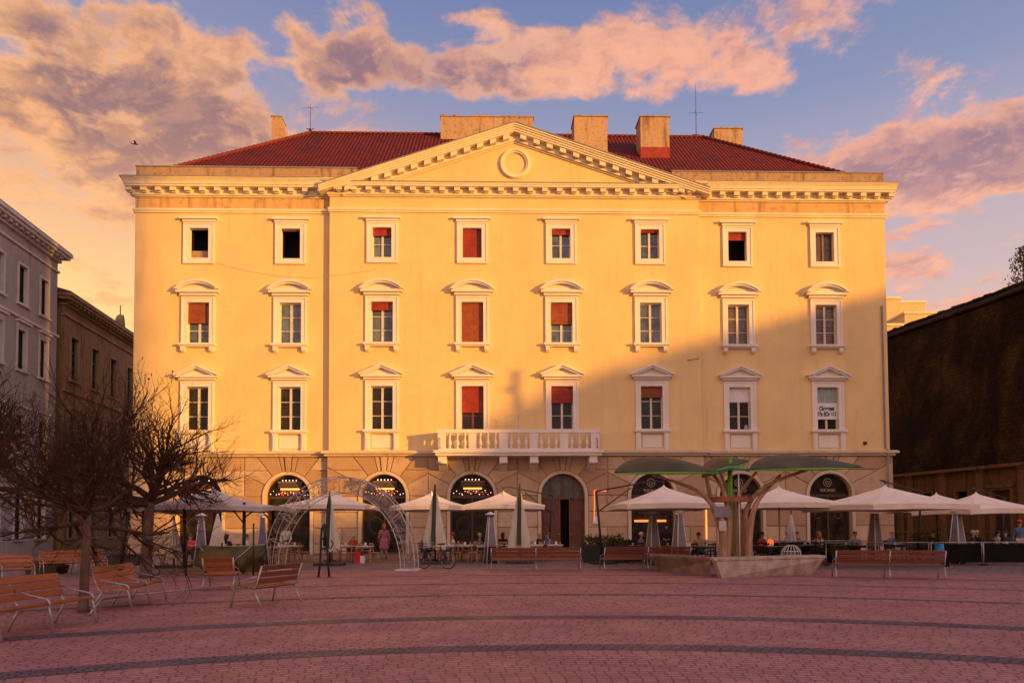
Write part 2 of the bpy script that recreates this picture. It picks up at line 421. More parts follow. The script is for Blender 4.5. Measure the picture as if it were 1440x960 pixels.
ring('paving_edge', 29.82, 30.02, .016, 'kerbline')
ring('paving_band', 12.05, 12.5, .008, 'band')
ring('paving_band', 15.15, 15.62, .008, 'band')
ring('paving_band', 19.4, 19.65, .008, 'band')
ring('paving_band', 22.9, 23.1, .008, 'band')
ring('paving_band', 26.3, 26.48, .008, 'band')

# ================================================================== MAIN BUILDING
B = thing('apartment_building', 'long yellow four storey building with red hip roof and pediment over stone arches', 'building', (0, 44, 0), FYAW)
WO = .30                                        # the wings stand back from the central part
XL = XC(189, 400, WO); XR = XC(1247, 450, WO); XA = XC(463, 455, 0); XB = XC(985, 455, 0)
ZT = ZC(272); ZL = ZC(634); ZTW = ZC(272)
DEP = 18.0
cols = [XC(278.8, 455, WO), XC(408.2, 455, WO), XC(537.1), XC(664.3), XC(789.7), XC(915.2), XC(1038.4, 455, WO), XC(1161.6, 455, WO)]
offs = [WO, WO, 0, 0, 0, 0, WO, WO]
px_ref = 664
rows = []                                       # opening z0,z1 and half width
r1 = (ZC(364.5, 0, px_ref), ZC(321, 0, px_ref), .59)
r2 = (ZC(482.5, 0, px_ref), ZC(425, 0, px_ref), .68)
r3 = (ZC(604, 0, px_ref), ZC(543, 0, px_ref), .68)
rows = [r1, r2, r3]
def wall_with_holes(mb, x0, x1, z0, z1, y, holes):
    xs = sorted({x0, x1, *[h[0] for h in holes], *[h[1] for h in holes]}); zs = sorted({z0, z1, *[h[2] for h in holes], *[h[3] for h in holes]})
    for i in range(len(xs) - 1):
        for j in range(len(zs) - 1):
            cx_, cz_ = (xs[i] + xs[i + 1]) / 2, (zs[j] + zs[j + 1]) / 2
            if any(h[0] < cx_ < h[1] and h[2] < cz_ < h[3] for h in holes): continue
            mb.add([(xs[i], y, zs[j]), (xs[i + 1], y, zs[j]), (xs[i + 1], y, zs[j + 1]), (xs[i], y, zs[j + 1])], [(0, 1, 2, 3)])
wl = MB()
for (x0, x1, y, cs) in ((XL, XA, WO, (0, 1)), (XA, XB, 0, (2, 3, 4, 5)), (XB, XR, WO, (6, 7))):
    hs = [(cols[c] - r[2], cols[c] + r[2], r[0], r[1]) for c in cs for r in rows]
    wall_with_holes(wl, x0, x1, ZL - .3, ZT + .2, y, hs)
for X in (XA, XB): wl.add([(X, 0, ZL - .3), (X, WO, ZL - .3), (X, WO, ZT + .2), (X, 0, ZT + .2)], [(0, 1, 2, 3)])
for X in (XL, XR): wl.add([(X, WO, 0), (X, DEP, 0), (X, DEP, ZT + .2), (X, WO, ZT + .2)], [(0, 1, 2, 3)])
wl.add([(XL, DEP, 0), (XR, DEP, 0), (XR, DEP, ZT + .2), (XL, DEP, ZT + .2)], [(0, 1, 2, 3)])
wl.build('wall', 'plaster', B, recalc=False)
inn = MB(); inn.box(XL + .05, XR - .05, WO + 1.2, DEP - .1, .1, ZT)
inn.build('interior', 'void', B)

# ---- frieze, moulding, cornice
zf0, zf1 = ZC(300), ZC(294.5)
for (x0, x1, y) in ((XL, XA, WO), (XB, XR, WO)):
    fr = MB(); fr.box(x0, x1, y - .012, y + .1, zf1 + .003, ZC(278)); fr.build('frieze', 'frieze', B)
mo = MB()
for (x0, x1, y) in ((XL - .1, XA - .01, WO), (XA - .06, XB + .06, 0), (XB + .01, XR + .1, WO)):
    mo.box(x0, x1, y - .07, y + .1, zf0, zf0 + (zf1 - zf0) * .45); mo.box(x0 - .03, x1 + .03, y - .12, y + .1, zf0 + (zf1 - zf0) * .45 + .002, zf1)
mo.build('string_course', 'trim', B)
cn = MB()
zb, zm, zcn, zcy = ZC(277.5, -.1), ZC(273.5, -.15), ZC(262.5, -.45), ZC(257, -.5)
ztop = ZC(249, -.65)
def cornice_run(mb, x0, x1, y, full, ends=(0, 0)):
    e0, e1 = ends
    P = (.09, .17, .48, .53) if full else (.09, .17, .46, .50)
    def lay(a, za, zb_, k=0):
        mb.box(x0 - a * e0, x1 + a * e1, y - a, y + .3, za, zb_)
    lay(P[0], zb, (zb + zm) / 2); lay(P[1], (zb + zm) / 2 + .002, zm)
    lay(.12, zm + .002, zcn - .002)
    zmid = zcn + (zcy - zcn) * .55
    lay(P[2], zcn, zmid); lay(P[3], zmid + .002, zcy)
    if full:
        n = 5
        for i in range(n):
            a = .54 + .13 * (i / (n - 1)) ** 1.3
            z0 = zcy + .002 + (ztop - zcy) * i / n; lay(a, z0, z0 + (ztop - zcy) / n - .001)
    # modillions
    L0, L1 = x0 - .28 * e0, x1 + .28 * e1
    n = round((L1 - L0) / .92)
    for i in range(n + 1):
        xm = L0 + (L1 - L0) * i / n
        if not full and (xm < x0 + .1 or xm > x1 - .1): continue
        mb.box(xm - .17, xm + .17, y - (P[2] - .07), y - .115, zm + .12, zcn - .003)
        mb.box(xm - .13, xm + .13, y - (P[2] - .22), y - .117, zm + .05, zm + .118)
    for (e, xx) in ((e0, x0), (e1, x1)):
        if e:
            for k in range(4):
                yy = y + .3 + k * .92; s_ = -1 if xx == x0 else 1
                mb.box(min(xx + s_ * .11, xx + s_ * .41), max(xx + s_ * .11, xx + s_ * .41), yy - .19, yy + .19, zm + .06, zcn - .003)
cornice_run(cn, XL, XA + .3, WO, True, (1, 0))
cornice_run(cn, XB - .3, XR, WO, True, (0, 1))
cornice_run(cn, XA, XB, 0, False, (1, 1))
for X, s_ in ((XL, -1), (XR, 1)):               # cornice returns down the sides
    for a, z0, z1 in ((.17, zb, zm), (.48, zcn, zcy), (.62, zcy + .002, ztop)):
        cn.box(min(X, X + s_ * a), max(X, X + s_ * a), WO + .301, DEP, z0, z1)
cn.build('cornice', 'trim', B)
fl = MB()
fl.box(XL - .70, XA - .5, WO - .70, DEP, ztop + .002, ztop + .05); fl.box(XB + .5, XR + .70, WO - .70, DEP, ztop + .002, ztop + .05)
fl.box(XA - .45, XB + .45, -.53, -.05, zcy + .003, zcy + .06)
fl.build('flashing', 'lead', B)
zp = ZC(239.5, WO)
for (x0, x1, X) in ((XL + .02, XA + 1.6, XL + .02), (XB - 1.6, XR - .02, XR - .47)):
    pa = MB(); pa.box(x0, x1, WO - .02, WO + .45, ztop + .052, zp); pa.box(X, X + .45, WO + .452, DEP, ztop + .052, zp)
    pa.box(x0 - .04, x1 + .04, WO - .07, WO + .47, zp + .002, zp + .07, 1); pa.build('parapet', ['parapet', 'lead'], B)

# ---- pediment
pd = MB()
xa0, xb0 = XA - .56, XB + .56
xap = XC(724, 171, -.6); zap = ZC(171, -.6, 722)
zbase = zcy + .06
xi0, xi1 = XA - .1, XB + .1
pd.prism([(xi0, zbase - .5), (xi1, zbase - .5), (xap, zap - .9)], -.02, .5, 1)
def rake(x0, z0, x1, z1, lo, hi, y0, y1, m=0):
    pd.prism([(x0, z0 + lo), (x1, z1 + lo), (x1, z1 + hi), (x0, z0 + hi)], y0, y1, m)
for (x0, s_) in ((xa0, 1), (xb0, -1)):
    x1 = xap; z0 = zbase - .02; z1 = zap - .12
    th = 1.05
    rake(x0, z0 - .02 - .35, x1, z1, -.30, .0 - .17, -.54, .5)       # cyma + corona
    rake(x0, z0 - .02 - .35, x1, z1, -.168, -.06, -.60, .5)
    rake(x0, z0 - .02 - .35, x1, z1, -.058, .05, -.66, .5)
    rake(x0 + s_ * .0, z0 - .37, x1, z1, .052, .11, -.70, 6.0, 2)
    rake(x0 + s_ * .9, z0 - .37 + .9 * (z1 - z0 + .37) / abs(x1 - x0), x1, z1, -.42, -.302, -.49, .5)
    rake(x0 + s_ * 1.4, z0 - .37 + 1.4 * (z1 - z0 + .37) / abs(x1 - x0), x1, z1, -.86, -.74, -.20, .5)
    rake(x0 + s_ * 1.8, z0 - .37 + 1.8 * (z1 - z0 + .37) / abs(x1 - x0), x1, z1, -.95, -.862, -.10, .5)
    rake(x0 + s_ * 1.4, z0 - .37 + 1.4 * (z1 - z0 + .37) / abs(x1 - x0), x1, z1, -.74, -.42, -.13, .5)
    n = 13; sl_ = (z1 - z0 + .37) / abs(x1 - x0)
    for i in range(1, n + 1):
        t_ = .11 + (i - .5) / n * .88
        xm = x0 + (x1 - x0) * t_; zz = lambda x: z0 - .37 + abs(x - x0) * sl_
        pd.prism([(xm - .19, zz(xm - .19) - .70), (xm + .19, zz(xm + .19) - .70), (xm + .19, zz(xm + .19) - .425), (xm - .19, zz(xm - .19) - .425)], -.43, -.135)
pd.build('pediment', ['trim', 'plaster', 'lead'], B)
oc = MB()
ox, oz = FL(724.5, 231)
for (ra, rb, yy) in ((.70, .80, -.12), (.80, .92, -.17), (.92, .98, -.09)):
    A = [(ox + rb * math.cos(2 * PI * i / 40), oz + rb * math.sin(2 * PI * i / 40)) for i in range(41)]
    Bq = [(ox + ra * math.cos(2 * PI * i / 40), oz + ra * math.sin(2 * PI * i / 40)) for i in range(41)]
    oc.strip(A, Bq, yy, -.02)
oc.build('oculus', 'trim', B)
# gable roof behind the pediment
pg = MB()
pg.prism([(XA - .3, zbase - .2), (XB + .3, zbase - .2), (xap, zap - .15)], .5, 7.0)
pg.build('pediment_roof', 'ridge', B)

# ---- roof
ex0, ex1, ey0, ey1 = XL + .1, XR - .1, WO + .2, DEP
ze = zp - .55
rw = (ey1 - ey0) / 2
lx, lz = None, None
o_ = FMI @ CAMP
def RP(px, py, off): return FL(px, py, off)
ridy = ey0 + rw
rl = RP(437, 187, ridy); rr = RP(988, 194, ridy)
zr = (rl[1] + rr[1]) / 2
ro = MB()
V = [(ex0, ey0, ze), (ex1, ey0, ze), (ex1, ey1, ze), (ex0, ey1, ze), (rl[0], ridy, zr), (rr[0], ridy, zr)]
sl1 = math.hypot(rw, zr - ze)
ro.add(V, [(0, 1, 5, 4), (1, 2, 5), (2, 3, 4, 5), (3, 0, 4)])
ro_o = ro.build('roof', 'tiles', B, recalc=False)
me = ro_o.data; u = me.uv_layers.new(name='UVMap')
for p in me.polygons:
    nrm = p.normal; side = abs(nrm.x) > abs(nrm.y)
    for li in p.loop_indices:
        co = me.vertices[me.loops[li].vertex_index].co
        k = 1 / max(.2, abs(nrm.z))
        if side: u.data[li].uv = (co.y, (co.x - ex0) * k if nrm.x < 0 else (ex1 - co.x) * k)
        else: u.data[li].uv = (co.x, (co.y - ey0) * k)
rt = MB()
def ridge_line(a, b):
    a, b = Vector(a), Vector(b); n = int((b - a).length / .38)
    for i in range(n):
        p, q = a.lerp(b, i / n), a.lerp(b, (i + 1.06) / n)
        rt.tube([p + Vector((0, 0, .02)), q + Vector((0, 0, .02 + .045))], [.12, .145], 6)
ridge_line(V[4], V[5]); ridge_line(V[0], V[4]); ridge_line(V[1], V[5])
rt.build('ridge_tiles', 'ridge', ro_o)
def chimney(px0, px1, ptop, off, w_, slant=0, base=False, ragged=False, pbot=None):
    x0, zt = RP(px0, ptop, off); x1, _ = RP(px1, ptop, off)
    c = MB(); zb_ = ze + .5
    if slant:
        xm = x0 + (x1 - x0) * .62
        c.prism([(x0, zb_), (x1, zb_), (x1, zt - slant), (xm, zt), (x0, zt)], off, off + w_)
        c.prism([(x0 - .05, zt + .003), (xm + .05, zt + .003), (xm + .04, zt + .07), (x0 - .05, zt + .07)], off - .05, off + w_ + .05, 1)
    else:
        c.box(x0, x1, off, off + w_, zb_, zt)
        if ragged:
            L = x1 - x0
            for a, b_, h in ((0, .055, .13), (.055, .14, .05), (.14, .21, .14), (.21, .33, .03), (.33, .55, .13), (.55, .62, .07), (.62, .82, .12), (.83, 1, .10)):
                c.box(x0 - .05 + a * (L + .1), x0 - .05 + b_ * (L + .1), off - .05, off + w_ + .05, zt + .002, zt + h, 1)
        else:
            c.box(x0 - .06, x1 + .06, off - .06, off + w_ + .06, zt + .002, zt + .09, 1)
    if base: c.box(x0 - .02, x1 + .02, off - .02, off + .3, zb_, RP(920, 207, off)[1], 2)
    o = c.build('chimney', ['chimney', 'parapet', 'blind'], ro_o)
    return o
chimney(382, 403, 164, ridy - 1.5, 1.2, slant=1.35)
chimney(619.5, 750, 164, ridy - 1.0, 1.4, ragged=True)
chimney(807.5, 854, 164, 4.2, 1.6)
chimney(900.5, 941, 164.5, 4.8, 1.5, base=True)
chimney(1004.5, 1044, 181, ridy - .2, 1.4)
def antenna(px, ptop, pbar, off, pb):
    x, zt = RP(px, ptop, off); zb_ = RP(px, pb, off)[1]; zbar = RP(px, pbar, off)[1]
    a = MB(); a.tube([(x, off, zb_ - .3), (x, off, zt)], [.03, .012], 5)
    a.tube([(x - .62, off, zbar - .03), (x + .62, off, zbar + .05)], .012, 4); a.tube([(x - .2, off - .4, zbar), (x + .2, off + .4, zbar + .02)], .012, 4)
    a.ball((x, off, zb_), .12, n=6); a.tube([(x - .28, off, zb_ + .12), (x, off, zb_), (x + .28, off, zb_ + .12)], .035, 4)
    a.build('antenna', 'iron', ro_o)
antenna(436.5, 146, 152, ridy, 183); antenna(978, 119, 159, ridy, 191)

# ---- windows
def window(ci, ri):
    xc, off = cols[ci], offs[ci]; z0, z1, hw = rows[ri]
    H = z1 - z0
    fw = MB(); D = .30; yb = off + D
    # reveals of the opening
    rv = MB()
    rv.add([(xc - hw, off, z0), (xc - hw, yb, z0), (xc - hw, yb, z1), (xc - hw, off, z1)], [(0, 1, 2, 3)])
    rv.add([(xc + hw, off, z0), (xc + hw, yb, z0), (xc + hw, yb, z1), (xc + hw, off, z1)], [(0, 1, 2, 3)])
    rv.add([(xc - hw, off, z1), (xc + hw, off, z1), (xc + hw, yb, z1), (xc - hw, yb, z1)], [(0, 1, 2, 3)])
    rv.add([(xc - hw, off, z0), (xc + hw, off, z0), (xc + hw, yb, z0), (xc - hw, yb, z0)], [(0, 1, 2, 3)])
    win = rv.build('window', 'surround', B)
    su = MB()
    ow = {0: .95, 1: 1.02, 2: 1.02}[ri]; otop = {0: z1 + .36, 1: z1 + .38, 2: z1 + .36}[ri]; obot = z0 - .28 if ri == 0 else z0
    y1_ = off - .07
    def frame(a, b, top, bot, yy, bottom):
        su.box(xc - b, xc - a, yy, off + .02, bot, top); su.box(xc + a, xc + b, yy, off + .02, bot, top)
        su.box(xc - a + .001, xc + a - .001, yy, off + .02, top - (b - a), top)
        if bottom: su.box(xc - a + .001, xc + a - .001, yy, off + .02, bot, bot + (b - a))
    frame(hw + .002, ow, otop, obot, y1_, ri == 0)
    frame(ow - .10, ow + .001, otop + .002, obot - (.002 if ri == 0 else 0), y1_ - .035, ri == 0)
    if ri > 0: su.box(xc - hw, xc + hw, y1_ + .004, off + .02, z1 + .01, otop - (ow - hw) + .01)
    su.build('surround', 'surround', win)
    hd = MB()
    if ri == 0:
        zl0, zl1 = ZC(312.5, 0, px_ref), ZC(306, 0, px_ref)
        hd.box(xc - 1.0, xc + 1.0, off - .13, off, zl0, zl0 + (zl1 - zl0) * .5); hd.box(xc - 1.16, xc + 1.16, off - .24, off, zl0 + (zl1 - zl0) * .5 + .002, zl1)
    elif ri == 1:
        zb_, zs_, zt_ = ZC(415.5, 0, px_ref), ZC(408.5, 0, px_ref), ZC(395, 0, px_ref)
        hd.box(xc - 1.12, xc + 1.12, off - .16, off, zb_, (zb_ + zs_) / 2); hd.box(xc - 1.3, xc + 1.3, off - .30, off, (zb_ + zs_) / 2 + .002, zs_)
        def arc(hwid, zbase_, rise, n=20):
            Rr = (hwid ** 2 + rise ** 2) / (2 * rise); a = math.asin(min(1, hwid / Rr))
            return [(xc + Rr * math.sin(-a + 2 * a * i / n), zbase_ + rise - Rr + Rr * math.cos(-a + 2 * a * i / n)) for i in range(n + 1)]
        rise = zt_ - zs_
        hd.strip(arc(1.38, zs_ + .02, rise), arc(1.28, zs_ + .004, rise - .12), off - .42, off)
        hd.strip(arc(1.279, zs_ + .004, rise - .121), arc(1.12, zs_ + .003, rise - .22), off - .34, off)
        A = arc(1.12, zs_ + .003, rise - .22)
        hd.prism(A, off - .10, off)
        hd.box(xc - 1.38, xc - 1.12, off - .40, off, zs_ + .002, zs_ + .05); hd.box(xc + 1.12, xc + 1.38, off - .40, off, zs_ + .002, zs_ + .05)
    else:
        zb_, zs_, zt_ = ZC(533.5, 0, px_ref), ZC(527.5, 0, px_ref), ZC(512.5, 0, px_ref)
        hd.box(xc - 1.12, xc + 1.12, off - .16, off, zb_, (zb_ + zs_) / 2); hd.box(xc - 1.28, xc + 1.28, off - .30, off, (zb_ + zs_) / 2 + .002, zs_)
        hd.strip([(xc - 1.40, zs_ + .06), (xc, zt_), (xc + 1.40, zs_ + .06)], [(xc - 1.34, zs_ - .02), (xc, zt_ - .12), (xc + 1.34, zs_ - .02)], off - .42, off)
        hd.strip([(xc - 1.3, zs_ + .003), (xc, zt_ - .122), (xc + 1.3, zs_ + .003)], [(xc - 1.0, zs_ + .002), (xc, zt_ - .24), (xc + 1.0, zs_ + .002)], off - .34, off)
        hd.prism([(xc - 1.0, zs_ + .002), (xc + 1.0, zs_ + .002), (xc, zt_ - .24)], off - .10, off)
    hd.build('hood', 'surround', win)
    balc = ri == 2 and ci in (3, 4)
    if ri > 0 and not balc:
        sb = MB(); h = .14
        sb.box(xc - 1.13, xc + 1.13, off - .30, off + D, z0 - h, z0 - .002); sb.box(xc - 1.06, xc + 1.06, off - .20, off, z0 - h - .08, z0 - h - .002)
        if ri == 1:
            for s_ in (-1, 1): sb.box(xc + s_ * .88 - .13, xc + s_ * .88 + .13, off - .22, off, z0 - h - .32, z0 - h - .082)
            for s_ in (-1, 1): sb.box(xc + s_ * .88 - .11, xc + s_ * .88 + .11, off - .14, off, z0 - h - .40, z0 - h - .322)
        else:
            zz = ZL + .02
            for s_ in (-1, 1):
                sb.box(xc + s_ * .88 - .15, xc + s_ * .88 + .15, off - .17, off, zz, z0 - h - .082)
                sb.box(xc + s_ * .88 - .09, xc + s_ * .88 + .09, off - .20, off - .172, zz + .1, z0 - h - .16)
            sb.box(xc - .72, xc + .72, off - .05, off, zz, zz + .09); sb.box(xc - .62, xc + .62, off - .035, off, zz + .2, z0 - h - .2); 
        sb.build('sill', 'surround', win)
    # contents
    spec = {
        (0, 0): ('open', 0, 'boards'), (1, 0): ('open', .05, 'blind_wood'), (2, 0): ('grid2', .24, 'blind'), (3, 0): ('shut', 1, 'blind'),
        (4, 0): ('grid2', .17, 'blind'), (5, 0): ('grid2', .08, 'blind'), (6, 0): ('open', .25, 'blind'), (7, 0): ('brown', 0, ''),
        (0, 1): ('grid3', .49, 'blind_wood'), (1, 1): ('grid3', 0, ''), (2, 1): ('grid3', .19, 'blind'), (3, 1): ('shut', 1, 'blind_wood'),
        (4, 1): ('grid3', .52, 'blind_wood'), (5, 1): ('grid3', 0, ''), (6, 1): ('grid3w', 0, ''), (7, 1): ('grid3w', 0, ''),
        (0, 2): ('grid3d', 0, ''), (1, 2): ('grid3d', 0, ''), (2, 2): ('grid3d', 0, ''), (3, 2): ('red', .60, 'blind'),
        (4, 2): ('grid3d', .38, 'blind'), (5, 2): ('grid3d', .25, 'blind_wood'), (6, 2): ('grid3c', 0, ''), (7, 2): ('sign', 0, '')}[(ci, ri)]
    kind, bl, bm_ = spec
    yg = off + D - .04
    if kind == 'open':
        q = MB(); q.add([(xc - hw, off + 1.0, z0), (xc + hw, off + 1.0, z0), (xc + hw, off + 1.0, z1), (xc - hw, off + 1.0, z1)], [(0, 1, 2, 3)])
        for X in (xc - hw, xc + hw): q.add([(X, off + D, z0), (X, off + 1.0, z0), (X, off + 1.0, z1), (X, off + D, z1)], [(0, 1, 2, 3)])
        q.build('opening', 'void', win)
        if bm_ == 'boards':
            q = MB()
            for k in range(4): q.box(xc - hw + .03, xc + hw - .01 - .02 * (k % 2), off + .24 + .01 * k, off + .27 + .01 * k, z0 + .02 + k * .16, z0 + .16 + k * .16)
            q.build('boards', 'parapet', win)
    else:
        gm = {'grid3d': 'pane_dark', 'sign': 'pane_dark', 'red': 'pane_dark', 'grid3w': 'pane_warm', 'brown': 'pane_warm', 'grid3c': 'pane_dark'}.get(kind, 'pane')
        q = MB(); q.box(xc - hw, xc + hw, yg + .03, yg + .05, z0, z1); q.build('pane', gm, win)
        sm = {'red': 'sash_red', 'brown': 'sash_brown'}.get(kind, 'sash')
        if kind != 'shut':
            q = MB(); t_ = .055
            q.box(xc - hw, xc - hw + t_, yg - .02, yg + .03, z0, z1); q.box(xc + hw - t_, xc + hw, yg - .02, yg + .03, z0, z1)
            q.box(xc - hw + t_, xc + hw - t_, yg - .02, yg + .03, z0, z0 + .09); q.box(xc - hw + t_, xc + hw - t_, yg - .02, yg + .03, z1 - t_, z1)
            q.box(xc - .065, xc + .065, yg - .04, yg + .03, z0 + .091, z1 - t_ - .001)
            nb = 1 if kind in ('grid2', 'brown') else 2
            for k in range(1, nb + 1):
                zz = z0 + H * k / (nb + 1)
                q.box(xc - hw + t_, xc - .066, yg - .012, yg + .03, zz - .02, zz + .02); q.box(xc + .066, xc + hw - t_, yg - .012, yg + .03, zz - .02, zz + .02)
            q.build('sash', sm, win)
    if bl and bm_ in ('blind', 'blind_wood'):
        q = MB(); zb_ = z1 - H * bl; w1 = hw - (.0 if kind not in ('shut', 'open', 'grid2') else .0)
        yb0 = off + .12
        rgt = xc + hw - (.30 if (ci, ri) in ((3, 0), (3, 2), (0, 1), (2, 0), (2, 1)) else .03)
        nsl = max(2, int(H * bl / .12))
        for k in range(nsl):
            za = zb_ + (z1 - zb_) * k / nsl; zbb = zb_ + (z1 - zb_) * (k + 1) / nsl
            q.box(xc - hw + .01, rgt, yb0 + .006 * (k % 2), yb0 + .03, za, zbb - .006)
        q.build('blind', bm_, win)
        if rgt < xc + hw - .1:
            q = MB(); q.box(rgt + .01, xc + hw - .005, yb0 + .07, yb0 + .1, zb_, z1); q.build('blind', 'sash_brown' if ri == 1 else 'sash_red', win)
    if kind in ('grid3c', 'sign'):
        q = MB(); zz0 = z1 - H * (.38 if kind == 'sign' else .33)
        n = 14; pts = [(xc - hw + .02 + (2 * hw - .04) * i / n, yg - .06 + (.02 if i % 2 else 0)) for i in range(n + 1)]
        for i in range(n):
            (xa_, ya), (xb_, yb_) = pts[i], pts[i + 1]
            q.add([(xa_, ya, zz0), (xb_, yb_, zz0), (xb_, yb_, z1 - .02), (xa_, ya, z1 - .02)], [(0, 1, 2, 3)])
        q.build('curtain', 'curtain' if kind == 'sign' else 'paper', win)
    if kind == 'sign':
        zs0, zs1 = ZC(589, off, 1163), ZC(566, off, 1163)
        q = MB(); q.box(xc - hw + .01, xc + hw - .005, off + .14, off + .155, zs0, zs1); pn = q.build('banner', 'paper', win)
        text_obj('lettering', 'Cheremat\n17x SOr 111', .36, 'ink', win, Matrix.Translation((xc, off + .13, zs1 - .46)), .016, xs=.66, depth=.003)
    if (ci, ri) == (6, 2):
        q = MB(); q.lathe([(.02, 0), (.11, .02), (.13, .2), (.06, .3), (.05, .36)], (xc + .42, off + .14, z0), 8); q.build('jug', 'curtain', win)
for ri in range(3):
    for ci in range(8): window(ci, ri)

# ---- small things on the wall: sagging cable, hook, box, downpipes
cb = MB(); pts = []
a0 = FL(303, 369, WO); a1 = FL(455, 388, -.05); a2 = FL(530, 378, 0)
for i in range(15):
    t_ = i / 14; x = a0[0] + (a1[0] - a0[0]) * t_; z = a0[1] + (a1[1] - a0[1]) * t_ - .30 * 4 * t_ * (1 - t_)
    pts.append((x, WO - .04 + (-.06 - WO + .04) * max(0, t_ - .9) * 10, z))
for i in range(1, 8):
    t_ = i / 7; pts.append((a1[0] + (a2[0] - a1[0]) * t_, -.05, a1[1] + (a2[1] - a1[1]) * t_ - .08 * 4 * t_ * (1 - t_)))
cb.tube(pts, .007, 4); cb.build('cable', 'frieze', B)
hk = MB(); hx, hz = FL(974, 506)
hk.tube([(hx - .35, -.05, hz - .03), (hx + .3, -.35, hz), (hx + .3, -.35, hz + .14)], .02, 5); hk.build('wall_bracket', 'iron', B)
bx_ = MB(); qx, qz = FL(1216, 623, WO); bx_.box(qx - .09, qx + .09, WO - .12, WO, qz - .08, qz + .1); bx_.build('junction_box', 'iron', B)
dp_ = MB(); dxp = XC(1241, 500, WO)
dp_.tube([(dxp, WO - .08, ZC(430, WO, 1245)), (dxp + .03, WO - .08, ZL + .2), (dxp + .03, WO - .30, ZL + .05), (dxp + .03, WO - .30, 2.6)], .055, 6)
dp_.build('downpipe', 'lead', B)
for k, px in enumerate((1, 0)):
    pass

# ---- ledge and ground floor
lg = MB()
zl0, zl1 = ZC(641), ZC(634.5)
for (x0, x1, y, e0, e1) in ((XL, XA - .02, WO, 1, 0), (XA, XB, 0, 1, 1), (XB + .02, XR, WO, 0, 1)):
    lg.box(x0 - .24 * e0, x1 + .24 * e1, y - .24, y + .2, zl0, zl0 + (zl1 - zl0) * .5); lg.box(x0 - .40 * e0, x1 + .40 * e1, y - .40, y + .2, zl0 + (zl1 - zl0) * .5 + .002, zl1)
    lg.box(x0 - .36 * e0, x1 + .36 * e1, y - .30, y + .2, zl1 + .002, zl1 + .05)
lg.build('ledge', 'ledge', B)
AR = 1.36; RR = AR + .19
zsp = ZC(697); zsp = ZC(666) - AR
acx = [XC(282, 700, WO), XC(405.5, 700, WO), XC(540, 700), XC(664, 700), XC(791.5, 700), XC(917.5, 700), XC(1041.5, 700, WO), XC(1167, 700, WO)]
gf = MB(); JD = .0
GO = -.10                                       # ground floor stands 10 cm proud
def inset(poly, d):
    n = len(poly); area = sum(poly[i][0] * poly[(i + 1) % n][1] - poly[(i + 1) % n][0] * poly[i][1] for i in range(n))
    sg = 1 if area > 0 else -1; out = []
    for i in range(n):
        p0, p1, p2 = Vector(poly[i - 1]), Vector(poly[i]), Vector(poly[(i + 1) % n])
        e1 = (p1 - p0).normalized(); e2 = (p2 - p1).normalized()
        n1 = Vector((-e1.y, e1.x)) * sg; n2 = Vector((-e2.y, e2.x)) * sg
        b = (n1 + n2); 
        if b.length < 1e-4: b = n1
        b.normalize(); k = d / max(.35, b.dot(n1))
        out.append(tuple(p1 + b * k))
    return out
def block(poly, y):
    p1 = inset(poly, .022); p2 = inset(p1, .028); n = len(p1); tn = random.random()
    d = .075 + random.uniform(-.012, .012)
    vs = [(x, y, z) for x, z in p1] + [(x, y - d * .6, z) for x, z in p1] + [(x, y - d, z) for x, z in p2]
    fs = [(i, (i + 1) % n, n + (i + 1) % n, n + i) for i in range(n)] + [(n + i, n + (i + 1) % n, 2 * n + (i + 1) % n, 2 * n + i) for i in range(n)] + [tuple(range(2 * n, 3 * n))]
    gf.add(vs, fs, 0, tn)
ztopg = zl0
courses = [0, .62, 1.58, 2.54, zsp]
